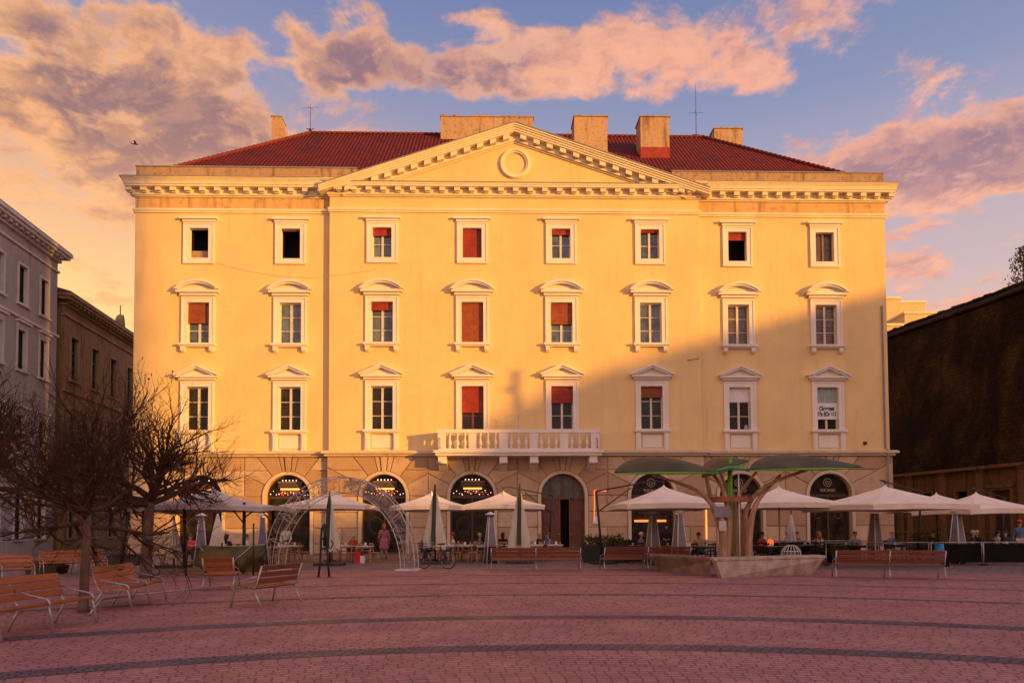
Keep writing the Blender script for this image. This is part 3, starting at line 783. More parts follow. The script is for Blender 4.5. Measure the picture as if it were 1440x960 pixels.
def seg(x0, x1, y, arcs):
    """one flat stretch of ground floor with its arches"""
    yb = y + GO + .085
    bounds = [x0] + [(arcs[i] + arcs[i + 1]) / 2 for i in range(len(arcs) - 1)] + [x1]
    # backing wall with arched holes
    xs = [x0] + [q for a in arcs for q in (a - AR, a + AR)] + [x1]
    for i in range(0, len(xs), 2): gf.add([(xs[i], yb, 0), (xs[i + 1], yb, 0), (xs[i + 1], yb, ztopg + .05), (xs[i], yb, ztopg + .05)], [(0, 1, 2, 3)], 1)
    for a in arcs:
        n = 24; zt_ = ztopg + .05
        P = [(a + AR * math.cos(PI * i / n), zsp + AR * math.sin(PI * i / n)) for i in range(n + 1)]
        for i in range(n):
            gf.add([(P[i][0], yb, P[i][1]), (P[i + 1][0], yb, P[i + 1][1]), (P[i + 1][0], yb, zt_), (P[i][0], yb, zt_)], [(0, 1, 2, 3)], 1)
            gf.add([(P[i][0], yb, P[i][1]), (P[i + 1][0], yb, P[i + 1][1]), (P[i + 1][0], yb + .75, P[i + 1][1]), (P[i][0], yb + .75, P[i][1])], [(0, 1, 2, 3)], 0, .7)
        for s_ in (-1, 1): gf.add([(a + s_ * AR, yb, 0), (a + s_ * AR, yb + .75, 0), (a + s_ * AR, yb + .75, zsp), (a + s_ * AR, yb, zsp)], [(0, 1, 2, 3)], 0, .7)
        # archivolt
        A = [(a - RR, 0)] + [(a - RR * math.cos(PI * i / n), zsp + RR * math.sin(PI * i / n)) for i in range(n + 1)] + [(a + RR, 0)]
        I = [(a - AR + .002, 0)] + [(a - (AR - .002) * math.cos(PI * i / n), zsp + (AR - .002) * math.sin(PI * i / n)) for i in range(n + 1)] + [(a + AR - .002, 0)]
        gf.strip(A, I, y + GO - .055, yb - .001, 2)
    # piers
    piers = [(x0, arcs[0] - RR)] + [(arcs[i] + RR, arcs[i + 1] - RR) for i in range(len(arcs) - 1)] + [(arcs[-1] + RR, x1)]
    for (pa_, pb_) in piers:
        if pb_ - pa_ < .2: continue
        for j in range(len(courses) - 1):
            cuts = [pa_, pb_]
            if pb_ - pa_ > 1.6 and j % 2 == 1: cuts = [pa_, (pa_ + pb_) / 2 + random.uniform(-.1, .1), pb_]
            if j == 0: cuts = [pa_, pb_]
            for k in range(len(cuts) - 1): block([(cuts[k], courses[j]), (cuts[k + 1], courses[j]), (cuts[k + 1], courses[j + 1]), (cuts[k], courses[j + 1])], yb)
    # voussoirs
    for i, a in enumerate(arcs):
        hl, hr = a - bounds[i], bounds[i + 1] - a
        top = ztopg - zsp
        for s_, hb in ((1, hr), (-1, hl)):
            angs = [0, 27, 52, 76, 90]
            def hit(t):
                c_, n_ = math.cos(R(t)), math.sin(R(t))
                r = min(hb / c_ if c_ > 1e-6 else 1e9, top / n_ if n_ > 1e-6 else 1e9); return (r * c_, r * n_)
            for k in range(3):
                t0, t1 = angs[k], angs[k + 1]
                inner = [(RR * math.cos(R(t0 + (t1 - t0) * j / 5)), RR * math.sin(R(t0 + (t1 - t0) * j / 5))) for j in range(6)]
                p0, p1 = hit(t0), hit(t1)
                outer = [p1]
                tc_ = math.degrees(math.atan2(top, hb))
                if k == 1:                           # course line: split into a lower and an upper stone
                    outer = [p1] + ([(hb, top)] if t0 < tc_ < t1 else []) + [p0]
                elif t0 < tc_ < t1: outer = [p1, (hb, top), p0]
                else: outer = [p1, p0]
                poly = [(a + s_ * x, zsp + z) for x, z in inner + outer]
                zcut = zsp + 1.60
                if k == 1 and hb > 2.0:
                    lo = clip(poly, zcut, True); hi = clip(poly, zcut, False)
                    for q in (lo, hi):
                        if len(q) > 2: block(q, yb)
                else: block(poly, yb)
        # keystone group of three
        for (t0, t1, dd) in ((76, 84.5, 0), (84.5, 95.5, .07), (95.5, 104, 0)):
            def h2(t): return (top / math.tan(R(t)) if abs(t - 90) > 1e-6 else 0, top)
            rr_ = RR - (.12 if dd else 0)
            poly = [(a + rr_ * math.cos(R(t0)), zsp + rr_ * math.sin(R(t0))), (a + rr_ * math.cos(R(t1)), zsp + rr_ * math.sin(R(t1))), (a + h2(t1)[0], ztopg), (a + h2(t0)[0], ztopg)]
            block(poly, yb - dd)
def clip(poly, zc_, below_):
    out = []
    for i in range(len(poly)):
        p, q = poly[i], poly[(i + 1) % len(poly)]
        ip = (p[1] <= zc_) if below_ else (p[1] >= zc_); iq = (q[1] <= zc_) if below_ else (q[1] >= zc_)
        if ip: out.append(p)
        if ip != iq:
            t = (zc_ - p[1]) / (q[1] - p[1]); out.append((p[0] + (q[0] - p[0]) * t, zc_))
    r = []
    for p in out:
        if not r or (abs(p[0] - r[-1][0]) + abs(p[1] - r[-1][1])) > .02: r.append(p)
    if len(r) > 2 and abs(r[0][0] - r[-1][0]) + abs(r[0][1] - r[-1][1]) <= .02: r.pop()
    return r
seg(XL - .12, XA - .1, WO, acx[:2]); seg(XA - .1, XB + .1, 0, acx[2:6]); seg(XB + .1, XR + .12, WO, acx[6:])
# returns of the stone floor
for X, s_ in ((XL - .12, -1), (XR + .12, 1)):
    gf.box(min(X, X - s_ * .3), max(X, X - s_ * .3), WO + GO + .09, DEP, 0, ztopg, 1)
    for j in range(4):
        for k in range(12):
            gf.box(min(X, X + s_ * .08), max(X, X + s_ * .08), WO + .02 + k * 1.45 + .03, WO + .02 + (k + 1) * 1.45 - .03, courses[j] + .03, courses[j + 1] - .03, 0, random.random())
    for j in range(2):
        for k in range(12):
            gf.box(min(X, X + s_ * .08), max(X, X + s_ * .08), WO + .02 + k * 1.45 + .03, WO + .02 + (k + 1) * 1.45 - .03, zsp + j * 1.2 + .03, zsp + (j + 1) * 1.2 - .03, 0, random.random())
gf.build('ground_floor', ['stone', 'joint', 'ledge'], B)

# ---- arch infills
M['plantgreen0'] = pm('wreath_leaves', (.06, .06, .045), .8, .4, 8)
M['bulb'] = emat('bulb', (1.0, .62, .42), 2.2)
M['bulb_red'] = emat('red_bulb', (1.0, .10, .05), 1.2)
M['glow'] = emat('warm_strip_light', (1.0, .45, .08), 1.6)
M['glow_red'] = emat('red_lit_panel', (.55, .06, .02), .35)
M['stained'] = pm('lit_interior', (.10, .045, .02), .5, .8, 4, col2=(.30, .10, .03))
bulb0 = {}
def halfdisc(r, n=20): return [(r * math.cos(PI * i / n), r * math.sin(PI * i / n)) for i in range(n + 1)]
def shop(i, kind):
    a = acx[i]; y = offs[i] + GO + .085 + .35
    f = MB()
    for s_ in (-1, 1): f.box(a + s_ * (AR - .05) - .05, a + s_ * (AR - .05) + .05, y - .05, y + .05, 0, zsp)
    f.box(a - AR + .1, a + AR - .1, y - .06, y + .06, zsp - .12, zsp + .06)
    f.box(a - .06, a + .06, y - .05, y + .05, .1, zsp - .121); f.box(a - AR + .1, a + AR - .1, y - .05, y + .05, 0, .1)
    n = 20
    f.strip([(a - AR * math.cos(PI * k / n), zsp + .06 + (AR - .06) * math.sin(PI * k / n)) for k in range(n + 1)],
            [(a - (AR - .09) * math.cos(PI * k / n), zsp + .06 + (AR - .15) * math.sin(PI * k / n)) for k in range(n + 1)], y - .05, y + .05)
    sf = f.build('shopfront', 'shopframe', B)
    p = MB(); p.prism([(a + x * (AR - .02) / 1, zsp + z * (AR - .02)) for x, z in halfdisc(1)] , y + .01, y + .03); p.box(a - AR + .02, a + AR - .02, y + .01, y + .03, .05, zsp - .001)
    p.build('pane', 'shopglass', sf)
    if kind == 'rest':
        q = MB(); q.box(a - .72, a + .78, y - .12, y - .07, zsp + .90, zsp + .94); q.box(a - .7, a + .76, y - .10, y - .07, zsp + .56, zsp + .89, 1)
        q.build('sign_board', ['bronze', 'shopframe'], sf)
        text_obj('lettering', 'LIMONIPET', .30, 'sash_brown', sf, Matrix.Translation((a + .03, y - .11, zsp + .62)), .0, xs=.86)
        q = MB(); q.box(a - .55, a + .6, y - .11, y - .06, zsp + .44, zsp + .53); q.build('strip_light', 'glow', sf)
        q = MB(); q.box(a - .5, a + .55, y - .065, y - .052, zsp + .15, zsp + .42); q.build('lit_panel', 'stained', sf)
        rnd = random.Random(i)
        spots = [(a - .42 + k * .21, y - .12, zsp + 1.03, .036) for k in range(5)] + [(a - 1.15 + 2.3 * k / 13, y - .14, zsp + .22 + .12 * math.sin(k * 1.9) + rnd.uniform(-.06, .06), rnd.uniform(.018, .032)) for k in range(14)]
        for (nm, mt, lst) in (('bulb', 'bulb', spots), ('red_bulb', 'bulb_red', [(a + rnd.uniform(-.9, .9), y - .13, zsp + rnd.uniform(.1, .42), .03) for k in range(8)])):
            if nm not in bulb0:
                q = MB(); q.ball((0, 0, 0), .03, n=6); bulb0[nm] = q.build(nm, mt).data; bpy.data.objects.remove(bpy.data.objects[nm])
            for (x_, y_, z_, r_) in lst:
                o = bpy.data.objects.new(nm, bulb0[nm]); C.objects.link(o); o.parent = sf; o.location = (x_, y_, z_); o.scale = (r_ / .03,) * 3
        q = MB(); q.lathe([(.02, 0), (.45, .0), (.48, .5), (.02, .5)], (0, 0, 0), 14); 
        q = MB(); 
        pts = [(a - .55 + .42 * math.cos(2 * PI * k / 20), y - .0, 1.75 + .5 * math.sin(2 * PI * k / 20)) for k in range(21)]
        q.tube(pts, .03, 5, caps=False); q.build('window_wreath', 'plantgreen0', sf)
    elif kind == 'cafe':
        q = MB(); zz = zsp + .80
        q.tube([(a - .02 + .25 * math.cos(2 * PI * k / 24), y - .08, zz + .25 * math.sin(2 * PI * k / 24)) for k in range(25)], .028, 5, caps=False)
        q.tube([(a - .02 + .12 * math.cos(R(110) + 2 * PI * .8 * k / 16), y - .08, zz + .12 * math.sin(R(110) + 2 * PI * .8 * k / 16)) for k in range(17)], .03, 5)
        q.tube([(a - .03, y - .08, zz - .02), (a + .03, y - .08, zz + .13)], [.03, .012], 5)
        q.build('emblem', 'bronze', sf)
        text_obj('lettering', 'TUCANO', .26, 'bronze', sf, Matrix.Translation((a - .02, y - .08, zsp + .22)), .004, xs=.9)
        q = MB()
        for s_ in (-.62, .66):
            q.tube([(a + s_ + .2 * math.cos(2 * PI * k / 20), y - .03, 2.25 + .2 * math.sin(2 * PI * k / 20)) for k in range(21)], .022, 5, caps=False)
            q.tube([(a + s_ - .28, y - .03, 1.9), (a + s_ - .28, y - .03, 2.3), (a + s_ - .2, y - .03, 2.5), (a + s_ + .2, y - .03, 2.5), (a + s_ + .28, y - .03, 2.3), (a + s_ + .28, y - .03, 1.9)], .018, 5)
        q.build('window_emblem', 'stained', sf)
    return sf
for i in (0, 1, 2, 3): shop(i, 'rest')
for i in (5, 6, 7): shop(i, 'cafe')
# lit interior shelf seen through the fifth arch shop, behind the first right umbrella
a = acx[5]; q = MB(); q.box(a - 1.1, a + .9, .22, .26, 1.88, 2.02); q.build('shelf_light', emat('shelf_light_glow', (1.0, .33, .06), .8), B)
# portal
a = acx[4]; y = GO + .085 + .45
q = MB(); q.box(a - AR, a + AR, y - .08, y + .06, zsp - .22, zsp - .08); q.box(a - .05, a + .05, y - .05, y + .03, zsp - .079, zsp + AR - .02)
for s_ in (-.72, .72): q.box(a + s_ - .02, a + s_ + .02, y - .03, y + .03, zsp - .079, zsp + 1.1)
pf = q.build('portal_transom', 'door', B)
q = MB(); q.prism([(a + x * AR, zsp - .08 + z * (AR + .07)) for x, z in halfdisc(1)], y + .03, y + .05); q.build('fanlight', pm('dull_green_glass', (.085, .075, .065), .35, .4, 3), B)
def door_leaf(x0, x1, yy, rot=0):
    d = MB(); zt_ = zsp - .23
    d.box(0, x1 - x0, -.03, .03, .02, zt_)
    for k in range(4):
        z0 = .18 + k * (zt_ - .25) / 4; z1 = z0 + (zt_ - .25) / 4 - .16
        w_ = (x1 - x0)
        d.box(.14, w_ - .14, -.055, -.031, z0, z1); d.box(.22, w_ - .22, -.075, -.056, z0 + .09, z1 - .09)
    o = d.build('door', 'door', B); o.location = (x0, yy, 0); o.rotation_euler = (0, 0, rot)
    h = MB(); h.ball((.12 if x0 > a else x1 - x0 - .12, -.09, 1.15), .04, n=6); hh = h.build('handle', 'bronze', o)
    return o
door_leaf(a - AR, a - .12, y); door_leaf(a + .42, a + AR, y + .02)
q = MB(); q.box(a - .12, a + .42, y + .5, y + .55, 0, zsp); q.build('opening', 'void', B)
st = MB(); st.box(a - AR - .1, a + AR + .1, -.45, .4, 0, .12); st.build('doorstep', 'ledge', B)
# wall lamp strips and sign frame right of the portal
q = MB(); x0, z0 = FL(836, 721, -.12); x1, z1 = FL(848, 689, -.12)
q.box(x0 - .03, x0 + .03, -.14, -.1, z0 - .5, z1); q.box(x0 + .031, x1 + .2, -.14, -.1, z1 - .06, z1)
q.build('lit_sign_frame', emat('orange_neon', (1.0, .22, .03), .9), B)
q = MB(); x0, z0 = FL(838, 731, -.12); q.box(x0 - .18, x0 + .18, -.14, -.1, z0 - .22, z0 + .22); q.build('notice', 'paper', B)
q = MB(); x0, z0 = FL(993, 716, -.12); q.box(x0 - .035, x0 + .035, -.16, -.1, .8, z0); q.build('wall_light', emat('orange_tube', (1.0, .28, .05), 2.0), B)

# ---- balcony
bo = -1.25
bc = MB()
bx0, bx1 = XC(610, 636, bo), XC(849, 636, bo)
zs0, zs1 = ZC(640, bo), ZC(632.5, bo)
bc.box(bx0, bx1, bo - .1, -.02, (zs0 + zs1) / 2, zs1); bc.box(bx0 + .1, bx1 - .1, bo, -.02, zs0, (zs0 + zs1) / 2 - .002)
bal = bc.build('balcony', 'surround', B)
zr0, zr1 = ZC(608.5, bo), ZC(603.5, bo)
rb = MB()
rx0, rx1 = XC(614.5, 606, bo), XC(844, 606, bo)
rb.box(rx0, rx1, bo - .06, bo + .2, zr0, zr1); rb.box(rx0 + .1, rx1 - .1, bo - .02, bo + .16, zs1 + .002, zs1 + .1)
for X in (rx0, rx1 - .26): rb.box(X, X + .26, bo + .201, -.02, zr0, zr1); rb.box(X + .04, X + .2, bo + .161, -.02, zs1 + .002, zs1 + .1)
peds = [(615.5, 627), (659, 670), (702, 714), (745, 756), (787.5, 799), (831, 843)]
PX = [(XC(p[0], 620, bo), XC(p[1], 620, bo)) for p in peds]
for (x0, x1) in PX: rb.box(x0, x1, bo - .03, bo + .17, zs1 + .101, zr0 - .002)
rb.build('railing', 'surround', bal)
hb_ = zr0 - zs1 - .1
prof = [(.10, 0), (.10, .06), (.05, .10), (.06, .16), (.115, .30), (.11, .40), (.06, .58), (.045, .72), (.07, .80), (.05, .84), (.10, .90), (.10, 1.0)]
bp0 = MB(); bp0.lathe([(r * 1.05, z * hb_) for r, z in prof], (0, 0, 0), 10); proto_b = None
for i in range(5):
    x0, x1 = PX[i][1], PX[i + 1][0]
    for k in range(3):
        X = x0 + (x1 - x0) * (k + .5) / 3
        if proto_b is None: proto_b = bp0.build('baluster', 'surround', bal); proto_b.location = (X, bo + .07, zs1 + .1)
        else: dup(proto_b, loc=(X, bo + .07, zs1 + .1), parent=bal)
for X in (rx0 + .12, rx1 - .14):
    for k in range(3): dup(proto_b, loc=(X, bo + .38 + k * .32, zs1 + .1), parent=bal)
for (pa_, pb_) in ((616, 628), (702.5, 713.5), (745.5, 757), (829, 840)):
    x0, x1 = XC(pa_, 645, bo + .15), XC(pb_, 645, bo + .15)
    c = MB(); c.prism([(bo + .15, zs0 - .01), (bo + .15, zs0 - .30), (bo + .22, zs0 - .46), (bo + .5, zs0 - .52), (-.05, zs0 - .9), (-.05, zs0 - .01)], x0, x1, axis='x')
    c.tube([(x0 - .02, bo + .24, zs0 - .38), (x1 + .02, bo + .24, zs0 - .38)], .1, 10)
    c.build('bracket', 'surround', bal)
for X in (rx0 + .18, rx1 - .2):
    c = MB(); zz = zs1 + .12
    c.tube([(X, bo - .10, zz), (X, bo - .10, zz + .62), (X - .1, bo - .12, zz + .55)], .018, 5); c.tube([(X - .06, bo - .1, zz + .02), (X + .06, bo - .1, zz + .02)], .02, 5); c.build('lantern_hook', 'iron', bal)
fp = MB(); X = XC(729, 600, -.6)
fp.tube([(X, -.9, zs1), (X, -.9, zs1 + 2.2)], .03, 6); fp.tube([(X, -.9, zs1 + 2.2), (X - .6, -.9, zs1 + 2.12)], .015, 5)
fp.build('pole', 'steel', bal)


# ================================================================== OTHER BUILDINGS
M['mauve'] = plaster('pale_grey_plaster', (.39, .345, .365), (.22, .17, .20), .5)
M['mauve_trim'] = plaster('pale_grey_trim', (.62, .56, .57), (.30, .25, .28), .35)
M['olive'] = plaster('old_ochre_plaster', (.29, .19, .105), (.12, .075, .045), .8)
M['olive_trim'] = plaster('old_ochre_trim', (.36, .25, .15), (.11, .07, .05), .6)
M['green_sash'] = pm('green_shutter', (.12, .19, .13), .6, .3, 3)
M['dark_tiles'] = pm('old_roof_tiles', (.13, .055, .035), .85, .4, 2.5, bump=.6)
ldx = -.12; XS0 = -26.25
def street_building(name, label, ya, yb, h, wm, tm, sash, ww, ystart, pitch, rowsz, thick=14, roof_h=2.2, ground=True, hoods=()):
    ang = math.atan2(-ldx, 1)
    L = (yb - ya) / math.cos(ang)
    b = thing(name, label, 'building', (XS0 + ldx * ya, ya, 0), PI / 2 + ang)   # local x runs along the street away from the viewer, local y into the house
    wl_ = MB(); hs = []
    n = int((L - ystart - ww) / pitch) + 1
    xs_ = [ystart + k * pitch for k in range(n)]
    for x in xs_:
        for (z0, z1) in rowsz: hs.append((x - ww / 2, x + ww / 2, z0, z1))
    wall_with_holes(wl_, 0, L, 0, h - .4, 0, hs)
    wl_.add([(0, 0, 0), (0, thick, 0), (0, thick, h - .4), (0, 0, h - .4)], [(0, 1, 2, 3)]); wl_.add([(L, 0, 0), (L, thick, 0), (L, thick, h - .4), (L, 0, h - .4)], [(0, 1, 2, 3)])
    wl_.add([(0, thick, 0), (L, thick, 0), (L, thick, h - .4), (0, thick, h - .4)], [(0, 1, 2, 3)])
    wl_.build('wall', wm, b, recalc=False)
    it = MB(); it.box(.1, L - .1, 1.0, thick - .1, 0, h - .5); it.build('interior', 'void', b)
    cn_ = MB()
    for a_, z0, z1 in ((.12, h - 1.5, h - 1.36), (.2, h - .75, h - .6), (.62, h - .42, h - .22), (.75, h - .218, h)):
        cn_.box(-a_ * .8, L + a_ * .8, -a_, .2, z0, z1)
    k = 0.2
    while k < L: cn_.box(k - .12, k + .12, -.5, -.05, h - .598, h - .422); k += .62
    cn_.build('cornice', tm, b)
    for zz in (rowsz[1][0] - 1.15, rowsz[-1][0] - 1.0):
        q = MB(); q.box(-.1, L + .1, -.14, .1, zz, zz + .16); q.build('string_course', tm, b)
    rf = MB(); rf.prism([(-.7, h + .003), (-.7, h + .1), (thick / 2, h + roof_h), (thick + .5, h + .1), (thick + .5, h + .003)], -.6, L + .6, axis='x')
    rfo = rf.build('roof', 'dark_tiles', b)
    wr = None
    for ri_, (z0, z1) in enumerate(rowsz):
        for x in xs_:
            q = MB(); hw = ww / 2
            q.box(x - hw - .16, x - hw, -.06, .22, z0, z1 + .16); q.box(x + hw, x + hw + .16, -.06, .22, z0, z1 + .16)
            q.box(x - hw - .0, x + hw + .0, -.06, .22, z1 + .001, z1 + .16); q.box(x - hw - .24, x + hw + .24, -.16, .22, z0 - .14, z0 - .001)
            if ri_ in hoods:
                q.box(x - hw - .3, x + hw + .3, -.28, .0, z1 + .42, z1 + .56); q.box(x - hw - .2, x + hw + .2, -.1, .0, z1 + .162, z1 + .418)
            wo_ = q.build('window', tm, b)
            q = MB(); q.box(x - hw, x + hw, .26, .28, z0, z1); q.build('pane', 'pane_dark', wo_)
            q = MB(); q.box(x - .035, x + .035, .2, .26, z0, z1); q.box(x - hw, x - .036, .21, .26, z0 + (z1 - z0) * .66, z0 + (z1 - z0) * .66 + .06); q.box(x + .036, x + hw, .21, .26, z0 + (z1 - z0) * .66, z0 + (z1 - z0) * .66 + .06)
            q.box(x - hw, x - hw + .05, .2, .26, z0, z1); q.box(x + hw - .05, x + hw, .2, .26, z0, z1)
            q.build('sash', sash, wo_)
    return b, rfo, L
b1, rf1, L1 = street_building('corner_house', 'pale grey four storey house with white window frames at the left edge', 34, 50, 21.3, 'mauve', 'mauve_trim', 'pane_dark', .95, 1.3, 2.62,
    [(1.0, 4.2), (6.6, 9.0), (11.9, 14.5), (16.2, 18.7)], hoods=(1, 2))
b2, rf2, L2 = street_building('street_house', 'old dark ochre house with tall green windows between the pale house and the yellow building', 51.0, 84, 18.6, 'olive', 'olive_trim', 'green_sash', 1.15, 1.6, 3.3,
    [(1.0, 4.4), (7.0, 10.0), (12.6, 15.8)], hoods=(1,))
for k, (x, hh) in enumerate(((10.5, 1.5), (19, 1.6), (23, 2.6))):
    q = MB(); q.prism([(x - .5, 18.8), (x + .5, 18.8), (x + .42, 18.8 + hh * .6), (x + .12, 18.8 + hh), (x - .35, 18.8 + hh * .7)], .2, .7); q.tube([(x, .45, 18.8 + hh * .9), (x, .45, 19.6 + hh)], .05, 5); q.build('roof_ornament', 'olive_trim', rf2)
q = MB(); q.tube([(24.5, .4, 18.7), (24.5, .4, 21.2)], .03, 4); q.tube([(24.5, -.5, 20.8), (24.5, 1.2, 20.9)], .02, 4); q.build('antenna', 'iron', rf2)

# dark building on the right
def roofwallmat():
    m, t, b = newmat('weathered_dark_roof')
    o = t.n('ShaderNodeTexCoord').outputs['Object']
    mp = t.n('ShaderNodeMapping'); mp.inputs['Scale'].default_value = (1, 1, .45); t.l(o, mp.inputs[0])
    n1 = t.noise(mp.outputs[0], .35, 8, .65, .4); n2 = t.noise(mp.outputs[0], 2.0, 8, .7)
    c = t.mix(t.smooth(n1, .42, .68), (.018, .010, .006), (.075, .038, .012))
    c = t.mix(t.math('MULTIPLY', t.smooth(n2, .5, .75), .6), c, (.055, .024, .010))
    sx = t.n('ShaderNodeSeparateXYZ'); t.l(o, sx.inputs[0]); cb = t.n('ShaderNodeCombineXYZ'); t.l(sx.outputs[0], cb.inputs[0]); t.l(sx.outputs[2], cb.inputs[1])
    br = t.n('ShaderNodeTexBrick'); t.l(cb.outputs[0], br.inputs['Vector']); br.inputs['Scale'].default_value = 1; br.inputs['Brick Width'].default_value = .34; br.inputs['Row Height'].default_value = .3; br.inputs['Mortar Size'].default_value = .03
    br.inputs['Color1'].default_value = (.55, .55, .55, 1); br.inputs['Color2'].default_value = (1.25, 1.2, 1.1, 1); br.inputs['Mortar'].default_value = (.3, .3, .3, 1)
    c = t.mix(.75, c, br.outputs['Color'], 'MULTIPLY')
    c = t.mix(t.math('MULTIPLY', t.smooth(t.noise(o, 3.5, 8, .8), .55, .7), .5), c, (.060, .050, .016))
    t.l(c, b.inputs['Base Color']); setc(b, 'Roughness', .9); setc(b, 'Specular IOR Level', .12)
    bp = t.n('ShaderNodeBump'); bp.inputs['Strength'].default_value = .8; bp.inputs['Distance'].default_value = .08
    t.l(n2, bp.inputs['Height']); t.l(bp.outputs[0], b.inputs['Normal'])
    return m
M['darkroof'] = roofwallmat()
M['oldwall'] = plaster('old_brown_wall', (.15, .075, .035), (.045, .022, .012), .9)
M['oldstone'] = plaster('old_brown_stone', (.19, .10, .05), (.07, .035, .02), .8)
rdx = -.232; RX0 = 47.3
ya, yb = 38.5, 96.0
ang = math.atan2(-rdx, 1); LR = (yb - ya) / math.cos(ang)
hb = thing('market_hall', 'long dark brown hall with a steep weathered roof over an old stone wall', 'building', (RX0 + rdx * yb, yb, 0), -PI / 2 + ang)  # local x towards the viewer, local y away from the square
q = MB()
zl_, zh_ = 5.85, 19.55
q.prism([(-.25, zl_ + .12), (-.25, zl_ + .3), (1.5, zh_ - 1.1), (1.35, zh_ - 1.05), (3.0, zh_), (9, zh_ + .2), (16, zl_ + .3), (16, zl_ + .12)], -.2, LR + .2, axis='x')
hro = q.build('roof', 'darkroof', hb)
q = MB(); q.box(-.1, LR + .1, 1.2, 1.55, zh_ - 1.13, zh_ - .98); q.build('roof_rail', 'darkroof', hro)
q = MB(); rnd = random.Random(77); x = 0
while x < LR:
    w_ = rnd.uniform(.28, .42); h_ = rnd.uniform(.05, .16); q.box(x, x + w_ - .02, 2.75, 3.3, zh_ - .1, zh_ + h_); x += w_
q.build('ridge_tiles', 'darkroof', hro)
q = MB()
for k in range(26): q.box(k * LR / 26 - .02, k * LR / 26 + .02, -.35, -.24, zl_ + .1, zl_ + .16)
q.box(-.2, LR + .2, -.42, -.1, zl_ - .12, zl_ + .118); q.build('gutter', 'oldstone', hb)
pt = [(44.9, 49), (45.2, 45.2)]
q = MB(); holes = []; xx = LR - 3.0; cols_r = []
while xx > 2: cols_r.append(xx); xx -= 3.4
for k, x in enumerate(cols_r):
    if k % 3 == 0: holes.append((x - .75, x + .75, .0, 4.1))
    else: holes.append((x - .55, x + .55, 2.9, 4.2))
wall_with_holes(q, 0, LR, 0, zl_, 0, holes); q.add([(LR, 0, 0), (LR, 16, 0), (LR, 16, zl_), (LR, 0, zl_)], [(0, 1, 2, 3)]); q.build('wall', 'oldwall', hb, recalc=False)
q = MB(); q.box(.1, LR - .1, .5, 15.9, 0, zl_ - .05); q.build('interior', 'void', hb)
for k, x in enumerate(cols_r):
    q = MB()
    if k % 3 == 0: q.box(x - .95, x - .75, -.1, .3, 0, 4.3); q.box(x + .75, x + .95, -.1, .3, 0, 4.3); q.box(x - .749, x + .749, -.1, .3, 4.101, 4.3); q.box(x - 1.1, x + 1.1, -.2, .0, 4.302, 4.5)
    else: q.box(x - .7, x - .55, -.07, .3, 2.75, 4.35); q.box(x + .55, x + .7, -.07, .3, 2.75, 4.35); q.box(x - .549, x + .549, -.07, .3, 4.201, 4.35); q.box(x - .549, x + .549, -.07, .3, 2.75, 2.899)
    wq = q.build('door_surround' if k % 3 == 0 else 'window', 'oldstone', hb)
    q = MB(); q.box(x - .74, x + .74, .3, .33, 0, 4.1) if k % 3 == 0 else q.box(x - .54, x + .54, .3, .33, 2.9, 4.2); q.build('door' if k % 3 == 0 else 'pane', 'void' if k % 3 else 'shopframe', wq)
q = MB()
for k in range(len(cols_r)):
    x = cols_r[k] + 1.7
    q.box(x - .28, x + .28, -.16, 0, 0, zl_ - .35); q.box(x - .36, x + .36, -.22, 0, zl_ - .349, zl_ - .121); q.box(x - .35, x + .35, -.22, -.161, 0, .5)
q.build('pilasters', 'oldstone', hb)
q = MB(); q.box(0, LR, -.12, 0, 1.0, 1.12); q.build('plinth_course', 'oldstone', hb)
q = MB(); 
for (x, z) in ((LR - 9.3, 9.3), (LR - 9.0, 9.3), (LR - 9.3, 9.0), (LR - 9.0, 9.0), (LR - 24, 9.2), (LR - 23.5, 9.3), (LR - 24.3, 9.0), (LR - 35, 8.8)):
    q.ball((x, .25 + (z - 6.1) * .16 - .2, z), .05, n=6)
q.build('roof_hooks', 'steel', hro)

# pale lit blocks far behind, between the yellow building and the hall
M['farwall'] = plaster('far_block_plaster', (.70, .48, .26), (.5, .3, .18), .3)
def far_block(label, px0, px1, ptop, Y, dep, cap=False, wins=0):
    p0, p1 = AY(px0, ptop, Y), AY(px1, ptop, Y); zt_ = p0.z
    t_ = thing('apartment_block', label, 'building', ((p0.x + p1.x) / 2, Y, 0), 0, None)
    w_ = (p1.x - p0.x) / 2
    q = MB(); q.box(-w_, w_, 0, dep, 0, zt_ - .4); q.build('wall', 'farwall', t_)
    q = MB(); q.box(-w_ - .2, w_ + .2, -.2, dep + .2, zt_ - .398, zt_); q.build('parapet', 'trim', t_)
    for k in range(wins):
        q = MB(); x = -w_ + 1.0 + k * 1.6; q.box(x, x + .9, -.04, .02, zt_ - 4.5, zt_ - 2.9); q.build('window', 'pane_dark', t_)
    return t_
far_block('tall pale orange block left of the stepped blocks beyond the hall roof', 1225, 1266, 418, 150, 14)
far_block('pale orange block with flat roof behind the lower block beyond the hall', 1262, 1301, 423.5, 158, 14)
far_block('low pale orange block with overhanging flat roof nearest above the hall roof', 1272, 1322, 438, 125, 12)
far_block('lowest pale block with small windows beside the edge of the yellow building', 1225, 1274, 455, 112, 10, wins=4)

